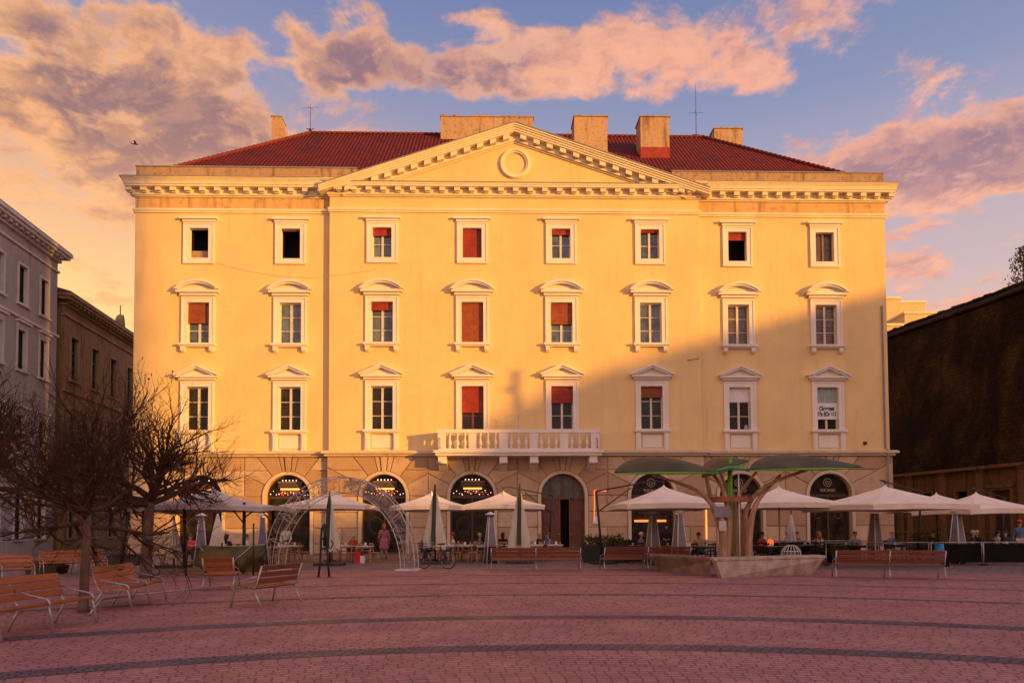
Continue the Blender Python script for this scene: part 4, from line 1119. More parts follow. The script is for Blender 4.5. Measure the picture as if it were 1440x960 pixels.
# unseen block added behind the viewer, outlined to cast the evening shadow edge
def cpos(c, dist):        # point whose sun-perpendicular coordinate is c, at distance dist from the facade line towards the sun
    pn = Vector((-sd.y, sd.x, 0)); base_ = pn * c
    o0 = Vector((0, 44, 0)); k = (o0).dot(sd)
    return base_ + sd * (k + dist)
DS = 112.0; rise = math.tan(R(SUN_EL)) * DS
def cc(x, y): return Vector((x, y, 0)).dot(Vector((-sd.y, sd.x, 0)))
prof_ = []
for (px, py) in ((1440, 352), (1247, 408), (985, 478), (850, 519), (740, 563), (655, 610), (600, 668), (560, 715), (380, 752), (240, 765)):
    x, z = FL(px, py, 0); P = FM @ Vector((x, 0, z))
    dist = P.dot(sd) - Vector((0, 44, 0)).dot(sd)
    prof_.append((cc(P.x, P.y), z + math.tan(R(SUN_EL)) * (DS - dist)))
x, z = prof_[-1]
prof_ = [(92, 5), (92, 30), (prof_[0][0] + 4, prof_[0][1] + 1.5)] + prof_ + [(x - .6, z + .1), (x - 1.0, z + 24), (-30, z + 24), (-30, 5)]
o = cpos(0, DS)
q = MB(); rotm = Matrix(((-sd.y, sd.x, 0), (sd.x, sd.y, 0), (0, 0, 1))).transposed() if False else None
pn = Vector((-sd.y, sd.x, 0))
vs = []
for yy in (0, 14):
    for (c_, z_) in prof_: 
        p = pn * c_ + sd * (o.dot(sd) + yy); vs.append((p.x, p.y, max(z_, 0) if z_ > 5.001 else 0))
n = len(prof_)
q.add(vs, [(i, (i + 1) % n, n + (i + 1) % n, n + i) for i in range(n)] + [tuple(range(n)), tuple(range(2 * n - 1, n - 1, -1))])
far = thing('shadow_block', 'long unseen shadow block added behind the viewer', 'building')
q.build('wall', 'farwall', far)

# unseen post with two arms, added for its shadow beside the balcony
px_, pz_ = FL(725, 600, 0); P = FM @ Vector((px_, 0, pz_)); D = 38.0; tz = math.tan(R(SUN_EL)) * D
zt_ = FL(725, 520, 0)[1] + tz
lp = thing('shadow_mast', 'tall unseen mast with cross arms added for its shadow', 'mast', (P.x + sd.x * D, P.y + sd.y * D, 0), math.atan2(sd.y, sd.x) - PI / 2)
q = MB(); q.tube([(0, 0, 0), (0, 0, zt_)], .17, 8); q.build('pole', 'iron', lp)
q = MB()
for (pz2, w_) in ((547, .5), (578, .75)):
    z_ = FL(725, pz2, 0)[1] + tz; q.box(-w_ * (1 if pz2 == 578 else .3), w_ * (.9 if pz2 == 547 else .2), -.1, .1, z_ - .16, z_ + .16)
q.build('arms', 'iron', lp)

# ================================================================== TREES
def bark(name, c): return pm(name, c, .9, .35, 6, bump=.8, stretch=(1, 1, .3))
M['bark'] = bark('grey_bark', (.12, .07, .05)); M['twig'] = pm('dark_twigs', (.062, .023, .010), .9, .35, 4)
M['leafbrown'] = pm('dry_leaves', (.19, .060, .018), .8, .5, 3)
M['leafdark'] = pm('dark_evergreen', (.035, .04, .018), .8, .4, 3, col2=(.20, .11, .03))
def bare_tree(label, base_, h_fork, top, rad, trunk_r, seed, lean=(0, 0), leaves=0, stretch=(1, 1), spread=1.0, drop=0):
    rnd = random.Random(seed)
    t_ = thing('bare_tree', label, 'tree', base_, 0, 'bare trees on the left of the square')
    q = MB(); fx, fy = lean
    q.tube([(0, 0, 0), (0, 0, .12), (fx * .3, fy * .3, h_fork * .5), (fx, fy, h_fork), (fx * 1.1, fy * 1.1, h_fork + .25)], [trunk_r * 1.5, trunk_r * 1.12, trunk_r, trunk_r * .92, trunk_r * .6], 12)
    q.build('trunk', 'bark', t_)
    b = MB(); tips = []
    def inside(p):
        zz = (p.z - h_fork) / (top - h_fork); r = math.hypot((p.x - fx) / stretch[0], (p.y - fy) / stretch[1]) / rad
        return r ** 2 + max(0, zz - .15) ** 2 * 1.15 < 1.0
    def grow(p, d, r, L, lev):
        n = 4; pts = [p]; rs = [r]
        for i in range(n):
            d = (d + Vector((rnd.gauss(0, .16), rnd.gauss(0, .16), rnd.gauss(.03, .12) + (.05 if lev > 1 else 0)))).normalized()
            p = p + d * (L / n); pts.append(p); rs.append(r * (1 - .55 * (i + 1) / n))
            if lev >= 2 and not inside(p) and rnd.random() < .6: break
        b.tube(pts, rs, 5 if lev < 2 else 3, caps=False)
        if lev >= 4: tips.append(pts[-1]); return
        k = {0: 5, 1: 4, 2: 4, 3: 2}[lev]
        for j in range(k):
            t__ = .25 + .75 * (j + rnd.random() * .6) / k; ii = min(len(pts) - 1, max(1, int(t__ * (len(pts) - 1) + .5)))
            q0 = pts[ii]; dd = (pts[ii] - pts[ii - 1]).normalized()
            ax = dd.cross(Vector((rnd.gauss(0, 1), rnd.gauss(0, 1), rnd.gauss(0, 1)))).normalized()
            a_ = R(rnd.uniform(22, 58)); nd = (dd * math.cos(a_) + ax * math.sin(a_)); nd.z += .10; nd.normalize()
            if not inside(q0 + nd * .05) and rnd.random() < .7: continue
            grow(q0, nd, max(.0048, rs[ii] * rnd.uniform(.6, .82)), L * rnd.uniform(.58, .82), lev + 1)
    nb = 10
    for k in range(nb):
        a_ = 2 * PI * k / nb + rnd.uniform(-.2, .2)
        el = R(rnd.uniform(2, 24) if k % 3 else rnd.uniform(42, 75))
        d = Vector((math.cos(a_) * math.cos(el) * stretch[0], math.sin(a_) * math.cos(el) * stretch[1], math.sin(el))).normalized()
        grow(Vector((fx, fy, h_fork + rnd.uniform(-.1, .25))), d, trunk_r * .72, rad * rnd.uniform(.52, .68) * spread, 0)
    b.build('crown', 'twig', t_, recalc=False)
    if leaves:
        lf = MB()
        for k in range(leaves):
            p = rnd.choice(tips); 
            if math.hypot(p.x, p.y) > rad * .75: continue
            s_ = rnd.uniform(.02, .045); e = Euler((rnd.uniform(0, 6), rnd.uniform(0, 6), rnd.uniform(0, 6))).to_matrix()
            lf.add([p + e @ Vector(v) * s_ for v in ((-1, 0, 0), (0, -.6, .1), (1, 0, 0), (0, .6, .1))], [(0, 1, 2, 3)])
        lf.build('leaves', 'leafbrown', t_, recalc=False)
    return t_
g1 = G(117, 861)
bare_tree('bare spreading tree nearest the viewer behind the front left bench', (g1.x, g1.y, 0), 1.68, 4.55, 2.25, .078, 5, (.06, .0), 500, (1.1, 1.0), 1.0)
g2 = G(205, 812)
bare_tree('bare spreading tree with low limbs over the grey pavilion canopy', (g2.x, g2.y, 0), 2.35, 6.7, 3.1, .16, 8, (.1, 0), 250, (1.1, 1.0), 1.0)
g3 = G(-40, 845)
bare_tree('bare tree cut by the left edge of the picture', (g3.x, g3.y, 0), 2.4, 5.0, 2.4, .12, 21, (0, 0), 0, (1, 1), 1.0)
# evergreen tree top over the hall
P = AY(1424, 384, 74)
tt = thing('evergreen_tree', 'dark evergreen tree top rising over the hall roof at the right edge', 'tree', (P.x + 1.2, 74, 0))
q = MB(); q.tube([(0, 0, 0), (.1, 0, 14), (0, 0, P.z + 2)], [.4, .25, .05], 8); q.build('trunk', 'bark', tt)
q = MB(); rnd = random.Random(4)
for k in range(2600):
    z = rnd.uniform(P.z - 10, P.z + 2.8); rr_ = 3.2 * (1 - (z - P.z + 10) / 13.2) ** .7 + .25; a_ = rnd.uniform(0, 2 * PI); r_ = rr_ * rnd.random() ** .5
    lobes = 1 + .3 * math.sin(a_ * 5 + z * 1.7)
    c_ = Vector((r_ * lobes * math.cos(a_), r_ * lobes * math.sin(a_), z)); s_ = rnd.uniform(.08, .2); e = Euler((rnd.uniform(0, 6),) * 3).to_matrix()
    q.add([c_ + e @ Vector(v) * s_ for v in ((-1, 0, 0), (0, -.5, .1), (1, 0, 0), (0, .5, .1))], [(0, 1, 2, 3)])
q.build('crown', 'leafdark', tt, recalc=False)

# ================================================================== STREET FURNITURE
def slatmat(name, c):
    m, t, b = newmat(name)
    o = t.n('ShaderNodeTexCoord').outputs['Object']; at_ = t.n('ShaderNodeAttribute'); at_.attribute_name = 'tint'; oi = t.n('ShaderNodeObjectInfo')
    mp = t.n('ShaderNodeMapping'); mp.inputs['Scale'].default_value = (1.2, 9, 9); t.l(o, mp.inputs[0])
    k = t.mix(at_.outputs['Fac'], tuple(x * .55 for x in c), tuple(min(1, x * 1.25) for x in c))
    k = t.mix(t.math('MULTIPLY', t.smooth(t.noise(mp.outputs[0], 3, 6, .7), .42, .7), .55), k, tuple(x * .38 for x in c))
    k = t.mix(t.math('MULTIPLY', t.smooth(t.noise(o, 5, 5, .7), .55, .75), .3), k, (.42, .24, .16))
    t.l(t.mix(t.math('MULTIPLY', oi.outputs['Random'], .3), k, tuple(x * .6 for x in c)), b.inputs['Base Color']); setc(b, 'Roughness', .5)
    return m
M['slat'] = slatmat('orange_bench_wood', (.46, .12, .035))
M['slat2'] = slatmat('worn_bench_wood', (.22, .062, .035))
def make_bench(label, L, mods, wood='slat', back=.83, group='slatted benches on the square'):
    """local x along the bench, the sitter looks towards -y"""
    t_ = thing('park_bench', label, 'bench', group=group)
    s_ = MB(); 
    for k in range(4): 
        y = -.30 + k * .125; z = .445 - .018 * k + (.0 if k else -.012)
        s_.cbox((0, y, z), (L, .108, .032), tint=random.random(), rot=Euler((R(-6 if k else 10), 0, 0)).to_matrix())
    s_.build('seat', wood, t_, bevel=.006)
    b_ = MB()
    for k in range(3):
        z = .53 + k * .128; y = .185 + .042 * k
        b_.cbox((0, y, z), (L, .03, .108), tint=random.random(), rot=Euler((R(-17), 0, 0)).to_matrix())
    b_.build('backrest', wood, t_, bevel=.006)
    for i in range(mods + 1):
        x = -L / 2 + .02 + (L - .04) * i / mods; f = MB()
        f.tube([(x, -.44, 0), (x, -.36, .36), (x, -.34, .42), (x, .12, .39), (x, .17, .42), (x, .30, back)], .02, 6)
        f.tube([(x, .10, .385), (x, .20, .2), (x, .30, 0)], .02, 6)
        f.tube([(x, -.355, .34), (x, -.37, .44), (x, -.33, .50), (x, -.05, .56), (x, .235, .64)], .015, 6)
        f.build('frame', 'steel', t_)
    return t_
def place_bench(t_, p0, p1, flip=False):
    """p0,p1: ends of the back line on the ground, facing the left-hand side of p0->p1 unless flipped"""
    p0, p1 = Vector(p0), Vector(p1); d = p1 - p0; a = math.atan2(d.y, d.x)
    rz = a if not flip else a + PI
    c = (p0 + p1) / 2; off_ = Matrix.Rotation(rz, 2) @ Vector((0, -.25))
    t_.location = (c.x + off_.x, c.y + off_.y, 0); t_.rotation_euler = (0, 0, rz)
bA = make_bench('weathered orange bench nearest the viewer at the lower left corner', 2.05, 2); place_bench(bA, (-7.72, 9.9), (-7.58, 11.9), False)
bB = make_bench('bright orange slatted bench between the two left trees', 2.2, 2); place_bench(bB, (-7.92, 13.5), (-8.30, 15.6), False)
bC = make_bench('orange bench at the left edge beyond the nearest bench', 1.6, 2); place_bench(bC, (-15.55, 20.2), (-14.3, 21.3), False)
bD = make_bench('orange bench farthest back, left of the nearest tree trunk', 2.0, 2); place_bench(bD, (-16.4, 24.7), (-15.0, 26.1), False)
bE = make_bench('single orange seat seen from behind in front of the green tarpaulin', .78, 1); place_bench(bE, (-7.92, 18.6), (-7.2, 18.7), False)
bE.rotation_euler[2] += PI
bF = make_bench('short bench turned away with steel arms, in front of the light arch', 1.3, 1, 'slat2'); place_bench(bF, (-4.95, 13.9), (-4.5, 15.15), True)
bG = make_bench('long bench seen from behind below the portal', 3.25, 2, 'slat2'); place_bench(bG, (-.75, 25.6), (2.45, 25.6), True)
bH = make_bench('long bench seen from behind, left of the concrete planter bench', 3.3, 2, 'slat2'); place_bench(bH, (3.3, 25.7), (6.6, 26.2), True)
bI = make_bench('long brown bench seen from behind at the right, in front of the dark barrier', 2.95, 2, 'slat2'); place_bench(bI, (9.65, 21.2), (12.45, 20.5), True)
# steel rail on the paving linking the left benches
q = MB(); a_ = G(126, 866); b_ = G(145, 856); c_ = G(230, 838); d_ = G(322, 827)
q.tube([(a_.x, a_.y, .03), (a_.x + .05, a_.y + .1, .18), (b_.x, b_.y, .2), (c_.x, c_.y, .1), (d_.x, d_.y, .08), (d_.x, d_.y, .02)], .022, 6)
tag(q.build('ground_rail', 'steel'), 'thin steel rail along the paving between the left benches', 'rail')
# low dark planter and leaf heap on the left
M['soil'] = pm('dark_leaves', (.03, .02, .012), .9, .5, 5, bump=.6)
def leafy(name, label, c, sx, sy, h, n, mat, cat, box=True, seed=1, boxmat='iron', leaf=.07, base_h=.3):
    t_ = thing(name, label, cat, (c[0], c[1], 0)); rnd = random.Random(seed)
    if box:
        q = MB(); q.prism([(-sx * .85, 0), (sx * .85, 0), (sx, base_h), (-sx, base_h)], -sy, sy); q.build('planter_box', boxmat, t_)
    q = MB()
    for k in range(n):
        p = Vector((rnd.uniform(-1, 1) * sx * .95, rnd.uniform(-1, 1) * sy, base_h + h * rnd.random() * (1 - .5 * rnd.random()))); s_ = rnd.uniform(.6, 1.3) * leaf
        e = Euler((rnd.uniform(0, 6), rnd.uniform(0, 6), rnd.uniform(0, 6))).to_matrix(); q.add([p + e @ Vector(v) * s_ for v in ((-1, 0, 0), (0, -.4, .1), (1, 0, 0), (0, .4, .1))], [(0, 1, 2, 3)])
    q.build('foliage', mat, t_, recalc=False); return t_
p = G(178, 794); leafy('planter', 'low black flared planter left of the pavilion', p, .75, .4, .12, 260, 'soil', 'planter', seed=2, base_h=.36)
p = G(66, 806); leafy('planter', 'low bed of dry brown leaves between the two left edge benches', p, .6, .35, .18, 300, 'leafbrown', 'planter', seed=3, base_h=.28)
p = G(866, 797); M['plantgreen'] = pm('planter_greenery', (.06, .075, .02), .8, .5, 4, col2=(.16, .13, .03))
leafy('planter', 'black planter with green shrubs beside the portal', (p.x, 32.0), 1.0, .4, .55, 900, 'plantgreen', 'planter', seed=4, base_h=.75)
p = G(905, 797); leafy('planter', 'dark hedge box right of the portal shrubs', (p.x + .1, 33.0), .8, .3, .2, 400, 'soil', 'planter', seed=5, base_h=.8)

# ---- parasols
def clothmat(name, c): return pm(name, c, .85, .08, 1.2, bump=.25, bscale=3)
M['cream'] = clothmat('cream_canvas', (.80, .66, .57)); M['creamflap'] = clothmat('ochre_canvas', (.62, .38, .22)); M['greycanvas'] = clothmat('grey_canvas', (.60, .52, .50))
M['offwhite'] = clothmat('folded_offwhite_canvas', (.62, .55, .44)); M['darkgreen'] = pm('dark_green_canvas', (.045, .045, .025), .8, .2, 3)
M['screen0'] = pm('dark_base', (.05, .04, .045), .7, .3, 4); M['glassgrey'] = pm('smoked_panel', (.20, .16, .20), .4, .15, 2); M['whitemetal'] = pm('white_metal', (.66, .58, .60), .4, .1, 4)
def canopy_mesh(hx, hy, ze_, za, valance=.22, sag=.10, mat='cream', name='canopy', parent=None):
    q = MB(); N = 8; ring_ = []
    C4 = [(-hx, -hy), (hx, -hy), (hx, hy), (-hx, hy)]
    per = []
    for k in range(4):
        (x0, y0), (x1, y1) = C4[k], C4[(k + 1) % 4]
        for j in range(N): t = j / N; per.append((x0 + (x1 - x0) * t, y0 + (y1 - y0) * t, math.sin(PI * t) * sag * .6))
    K = 6; vs = []
    for i in range(1, K + 1):
        r = i / K
        for (x, y, dz_) in per: vs.append((x * r, y * r, ze_ + (za - ze_) * (1 - r) - math.sin(PI * r) * sag * .5 + dz_ * r * .6))
    n = len(per); fs = []
    for i in range(K - 1):
        for j in range(n): fs.append((i * n + j, i * n + (j + 1) % n, (i + 1) * n + (j + 1) % n, (i + 1) * n + j))
    vs.append((0, 0, za)); top_ = len(vs) - 1
    for j in range(n): fs.append((top_, j, (j + 1) % n))
    q.add(vs, fs, 0, smooth=False)
    o = len(vs); 
    vb = [(x, y, ze_ + dz_ * .6) for (x, y, dz_) in per] + [(x * .985, y * .985, ze_ + dz_ * .6 - valance) for (x, y, dz_) in per]
    q.add(vb, [(j, (j + 1) % n, n + (j + 1) % n, n + j) for j in range(n)], 0)
    can = q.build(name, mat, parent, recalc=False)
    q = MB(); q.prism([(-.28, za - .10), (.28, za - .10), (0, za + .04)], -.28, .28) if False else q.lathe([(.34, za - .13), (.05, za + .02), (.02, za + .1)], n=4, smooth=False)
    q.build('cap', mat, can)
    return can
def parasol(label, px, Y, hx, hy, ze_, za, rz=0, mast='centre', mat='cream', arm=1, mastcol='iron', valance=.2):
    c = AY(px, 742, Y)
    t_ = thing('parasol', label, 'parasol', (c.x, Y, 0), rz, 'open parasols along the cafe terraces')
    can = canopy_mesh(hx, hy, ze_, za, valance, .12, mat, parent=t_)
    q = MB()
    for (sx, sy) in ((-1, -1), (1, -1), (1, 1), (-1, 1), (0, -1), (0, 1), (1, 0), (-1, 0)):
        q.tube([(0, 0, za - .1), (sx * hx * .97, sy * hy * .97, ze_ - .02)], .014, 4)
    q.build('ribs', 'steel', can)
    q = MB()
    if mast == 'centre':
        q.tube([(0, 0, .05), (0, 0, za)], .032, 8); q.build('pole', mastcol, t_)
        q = MB(); q.box(-.32, .32, -.32, .32, 0, .07); q.build('base', 'iron', t_)
    else:
        s_ = arm
        q.tube([(s_ * (hx + .25), hy * .6, .05), (s_ * (hx + .5), hy * .6, za - .1)], .05, 8); q.build('pole', mastcol, t_)
        q = MB(); q.tube([(s_ * (hx + .5), hy * .6, za - .12), (s_ * .3, hy * .3, za + .28), (0, 0, za + .22), (0, 0, za)], .03, 6); q.tube([(s_ * (hx + .37), hy * .6, 1.4 + ze_ * .35), (s_ * hx * .55, hy * .42, za + .02)], .025, 6)
        q.build('arm', mastcol, t_)
        q = MB(); q.box(s_ * (hx + .25) - .5, s_ * (hx + .25) + .5, hy * .6 - .5, hy * .6 + .5, 0, .09); q.build('base', 'iron', t_)
    return t_
parasol('open cream parasol behind the light arch', 467, 34, 1.95, 1.9, 2.62, 3.3)
parasol('open cream parasol between the light arch and the first folded parasol', 607, 34.5, 1.75, 1.7, 2.58, 3.25)
parasol('open cream parasol directly left of the portal', 708, 34.5, 1.95, 1.7, 2.6, 3.28, mast='side', arm=1)
parasol('open cream parasol right of the portal, left of the green leaf structure', 934, 29.5, 2.1, 1.9, 2.45, 3.22, R(6), mast='side', arm=-1)
parasol('open cream parasol behind the green leaf structure', 1096, 29.5, 2.1, 2.0, 2.45, 3.15, R(-10), mastcol='bronze')
parasol('large open cream parasol over the right corner of the yellow building', 1246, 27.5, 2.25, 2.1, 2.32, 3.08, R(12), mast='side', arm=1)
parasol('open cream parasol partly hidden behind the large corner parasol', 1318, 33.0, 1.9, 1.8, 2.35, 3.0, R(-8), mast='centre')
parasol('rightmost open cream parasol in front of the dark hall', 1374, 30.0, 1.75, 1.7, 2.2, 2.9, R(8), mast='side', arm=1)
# grey pavilion on four posts
c = AY(294, 742, 26.5)
pv = thing('pavilion', 'large grey canvas pavilion on dark posts at the left', 'pavilion', (c.x, 26.8, 0), R(2))
canopy_mesh(2.55, 2.3, 2.32, 3.05, .16, .25, 'greycanvas', parent=pv)
for (sx, sy) in ((-1, -1), (1, -1), (1, 1), (-1, 1)):
    q = MB(); x, y = sx * 1.75, sy * 1.7; q.tube([(x, y, 0), (x, y, 2.5)], .06, 8); q.tube([(x, y, 1.75), (x - sx * .5, y, 2.35)], .025, 6); q.tube([(x, y, 1.95), (x + sx * .45, y, 2.3)], .025, 6); q.build('post', 'iron', pv)
# folded parasols
def folded(label, px, Y, ztop_, zbot, w_, stripe=True, lean=0, mat='offwhite', basep=True):
    c = AY(px, 742, Y); t_ = thing('folded_parasol', label, 'parasol', (c.x, Y, 0), 0, 'folded parasols')
    q = MB(); n = 22; K = 8; vs = []; rnd = random.Random(int(px))
    ph = [rnd.uniform(0, 1) for _ in range(n)]
    for i in range(K + 1):
        f = i / K; z = ztop_ - .15 - (ztop_ - .15 - zbot) * f; r = w_ * (.10 + .90 * f ** .8) * (1 if f < .95 else .96)
        for k in range(n):
            a_ = 2 * PI * k / n; rr_ = r * (1 + (.22 if k % 2 else -.22) * f) * (1 + .08 * math.sin(3 * a_ + ph[0] * 6)); zz = z - (.18 * ph[k] if i == K else 0)
            vs.append((rr_ * math.cos(a_) + lean * (1 - f), rr_ * math.sin(a_) * .8, zz))
    q.add(vs, [(i * n + k, i * n + (k + 1) % n, (i + 1) * n + (k + 1) % n, (i + 1) * n + k) for i in range(K) for k in range(n)])
    q.build('canvas', mat, t_, recalc=False)
    q = MB(); q.tube([(0, 0, .05), (0, 0, ztop_)], [.04, .03], 8); q.build('pole', 'iron', t_)
    if stripe:
        q = MB(); q.prism([(-.13, zbot + .1), (.05, zbot + .05), (.07, ztop_ - .5), (.03, ztop_ + .12), (-.02, ztop_ + .12), (-.10, ztop_ - .5)], -w_ * 1.05, -w_ * .85)
        q.v = [(x, y * (.25 + .8 * min(1, (ztop_ - z) / (ztop_ - zbot))), z) for x, y, z in q.v]
        q.build('mast_cover', 'darkgreen', t_)
    if basep: q = MB(); q.box(-.6, .6, -.4, .4, 0, .12); q.build('base', 'screen0', t_)
    return t_
folded('tall folded cream parasol with dark mast inside the light arch', 464, 30, 3.0, .75, .36)
folded('tall folded off-white parasol with dark mast right of the bicycle', 612, 31.0, 3.35, .78, .44)
folded('tall folded off-white parasol with dark mast left of the portal', 731, 31.0, 3.35, .75, .42)
folded('small folded cream parasol left under the grey pavilion', 245, 29, 2.1, .5, .26, False)
folded('folded cream parasol in the middle under the grey pavilion', 306, 31, 2.4, .7, .3, False, mat='cream')
folded('slim folded grey parasol between the seated guests on the right terrace', 1113, 33, 2.3, .5, .25, False, mat='greycanvas')
# patio heaters
def heater(label, px, Y, h=2.25, first=[None]):
    c = AY(px, 742, Y); x = c.x
    if first[0] is None:
        t_ = thing('patio_heater', label, 'heater', (x, Y, 0), R(20), 'pyramid patio heaters')
        for (sx, sy) in ((-1, -1), (1, -1), (1, 1), (-1, 1)):
            q = MB(); q.tube([(sx * .27, sy * .27, .0), (sx * .09, sy * .09, h - .18)], .022, 5); q.build('edge_rod', 'whitemetal', t_)
        q = MB(); 
        for k in range(4):
            P4 = [(-1, -1), (1, -1), (1, 1), (-1, 1)]; (a0_, b0_), (a1_, b1_) = P4[k], P4[(k + 1) % 4]
            r0, r1 = .215, .09; q.add([(a0_ * r0, b0_ * r0, .75), (a1_ * r0, b1_ * r0, .75), (a1_ * r1, b1_ * r1, h - .2), (a0_ * r1, b0_ * r1, h - .2)], [(0, 1, 2, 3)])
        q.build('screen', 'glassgrey', t_, recalc=False)
        q = MB(); q.lathe([(.34, 0), (.30, .2), (.27, .4), (.25, .73)], n=4, smooth=False); q.build('gas_box', 'iron', t_)
        q = MB(); q.lathe([(.25, h - .12), (.25, h - .09), (.06, h), (.02, h + .03)], n=14); q.build('hood', 'whitemetal', t_)
        first[0] = t_; return t_
    return dup(first[0], loc=(x, Y, 0), label=label)
heater('pyramid patio heater on the left under the grey pavilion', 283, 31)
heater('pyramid patio heater at the right end of the grey pavilion', 369, 31)
heater('pyramid patio heater beside the white tables left of the portal', 690, 31.5)
heater('pyramid patio heater in front of the lit cafe window right of the portal', 918, 29.5)
heater('pyramid patio heater right of the lit cafe window, behind the orange bench', 955, 28.0)
heater('pyramid patio heater under the large corner parasol', 1230, 28.5)
heater('pyramid patio heater under the rightmost parasols before the hall', 1346, 29.0)

# ---- walk-through light arch
c = AY(481, 742, 26.6)
la = thing('light_arch', 'unlit walk-through light arch of white tubes and wire mesh', 'arch', (c.x, 26.6, 0), R(-4))
M['tubewhite'] = pm('white_tube', (.56, .47, .45), .45, .12, 4); M['wire'] = pm('thin_wire', (.40, .31, .30), .5, .2, 4)
def ell(a_, h_, t): return (-a_ * math.cos(t), h_ * math.sin(t) ** .92 if math.sin(t) > 1e-5 else 0)
Ao, Ho, Ai, Hi = 2.82, 3.48, 2.30, 2.90
NT_ = 40
for y in (-.35, .35):
    for (a_, h_) in ((Ao, Ho), (Ai, Hi)):
        q = MB(); q.tube([(ell(a_, h_, PI * i / NT_)[0], y, ell(a_, h_, PI * i / NT_)[1]) for i in range(NT_ + 1)], .018, 6); q.build('hoop', 'tubewhite', la)
for i in range(0, NT_ + 1, 4):
    q = MB()
    t = PI * i / NT_; xo, zo = ell(Ao, Ho, t); xi, zi = ell(Ai, Hi, t)
    for y in (-.35, .35): q.tube([(xo, y, zo), (xi, y, zi)], .014, 4)
    for (x, z) in ((xo, zo), (xi, zi)): q.tube([(x, -.35, z), (x, .35, z)], .014, 4)
    q.build('rung', 'tubewhite', la)
q = MB(); rnd = random.Random(3)
for i in range(1000):
    right_ = rnd.random() < .78; t = rnd.uniform(.52, .995) * PI if right_ else rnd.uniform(.01, .5) * PI
    s_ = rnd.random(); xo, zo = ell(Ao, Ho, t); xi, zi = ell(Ai, Hi, t)
    x, z = xi + (xo - xi) * s_, zi + (zo - zi) * s_; y = rnd.choice((-.35, -.33, .35)); r_ = rnd.uniform(.04, .10); a0 = rnd.uniform(0, 6)
    q.tube([(x + r_ * math.cos(a0 + k * 1.1) * (1 - .12 * k), y, z + r_ * math.sin(a0 + k * 1.1) * (1 - .12 * k)) for k in range(5)], .008, 3, caps=False)
q.build('wire_mesh', 'wire', la, recalc=False)
for s_ in (-1, 1):
    q = MB(); q.box(s_ * 2.52 - .42, s_ * 2.52 + .42, -.45, .45, 0, .05); q.build('foot_plate', 'whitemetal', la)

# ---- black two-legged stand
p = G(456, 811)
q_ = thing('metal_stand', 'slim black two legged metal stand in front of the light arch', 'stand', (p.x, p.y, 0))
q = MB()
q.tube([(-.19, 0, 0), (-.13, 0, .5), (-.11, 0, 1.2), (-.09, 0, 1.55), (0, 0, 1.72), (.06, 0, 1.55), (.09, 0, 1.2), (.11, 0, .5), (.16, 0, 0)], .035, 6); q.build('legs', 'iron', q_)
q = MB(); q.tube([(-.11, 0, .9), (.10, 0, .95)], .03, 6); q.tube([(-.1, 0, 1.25), (.09, 0, 1.2)], .03, 6)
q.tube([(.1, 0, 1.0), (.22, -.05, .92), (.30, -.05, 1.08), (.22, -.02, 1.18)], .022, 5); q.tube([(-.03, 0, 1.7), (.02, 0, 1.4), (.0, 0, 1.0)], .05, 6); q.build('crossbar', 'iron', q_)
for s_ in (-.19, .16):
    q = MB(); q.lathe([(.09, 0), (.09, .015), (.03, .03)], (s_, 0, 0), 10); q.build('foot', 'iron', q_)

# ---- bicycle
M['rubber'] = pm('tyre_rubber', (.02, .018, .02), .8, .2, 5)
p = G(599, 800)
bk = thing('bicycle', 'dark bicycle parked beside the folded parasol', 'bicycle', (p.x + .35, p.y + .25, 0), R(158))
def wheel(x):
    q = MB(); q.tube([(x + .33 * math.cos(2 * PI * k / 28), 0, .35 + .33 * math.sin(2 * PI * k / 28)) for k in range(29)], .02, 6, caps=False); w_ = q.build('wheel', 'rubber', bk)
    q = MB(); q.tube([(x + .305 * math.cos(2 * PI * k / 24), 0, .35 + .305 * math.sin(2 * PI * k / 24)) for k in range(25)], .009, 5, caps=False)
    for k in range(14): a_ = 2 * PI * k / 14; q.tube([(x, .015 * (-1) ** k, .35), (x + .3 * math.cos(a_), 0, .35 + .3 * math.sin(a_))], .0022, 3)
    q.tube([(x, -.05, .35), (x, .05, .35)], .022, 6); q.build('rim', 'steel', w_)
wheel(.54); wheel(-.52)
q = MB(); BBk = (-.06, 0, .30); hd1 = (.38, 0, .78); hd2 = (.40, 0, .70); st_ = (-.2, 0, .82)
for a_, b_ in ((BBk, hd2), (BBk, st_), (st_, hd1), (BBk, (-.52, .04, .35)), (BBk, (-.52, -.04, .35)), ((-.19, 0, .78), (-.52, .04, .35)), ((-.19, 0, .78), (-.52, -.04, .35)), ((.36, 0, .85), (.44, 0, .62)), ((.44, .045, .62), (.54, .045, .35)), ((.44, -.045, .62), (.54, -.045, .35))): q.tube([a_, b_], .016, 6)
q.build('frame', 'iron', bk)
q = MB(); q.tube([(.36, 0, .85), (.34, 0, .98)], .014, 6); q.tube([(.22, -.28, 1.0), (.32, -.2, 1.0), (.35, 0, .98), (.32, .2, 1.0), (.22, .28, 1.0)], .013, 6); q.build('handlebar', 'steel', bk)
q = MB(); q.tube([st_, (-.23, 0, .92)], .014, 6); q.prism([(-.36, .92), (-.10, .93), (-.06, .96), (-.34, .99)], -.07, .07); q.build('saddle', 'rubber', bk)
q = MB()
for k in range(9): x = .46 + .03 * k; q.tube([(x, -.16, .98), (x, -.12, .74), (x, .12, .74), (x, .16, .98)], .005, 4)
for z, w_ in ((.98, .16), (.86, .14), (.75, .12)): q.tube([(.45, -w_, z), (.72, -w_, z), (.72, w_, z), (.45, w_, z), (.45, -w_, z)], .006, 4)
q.build('basket', 'iron', bk)
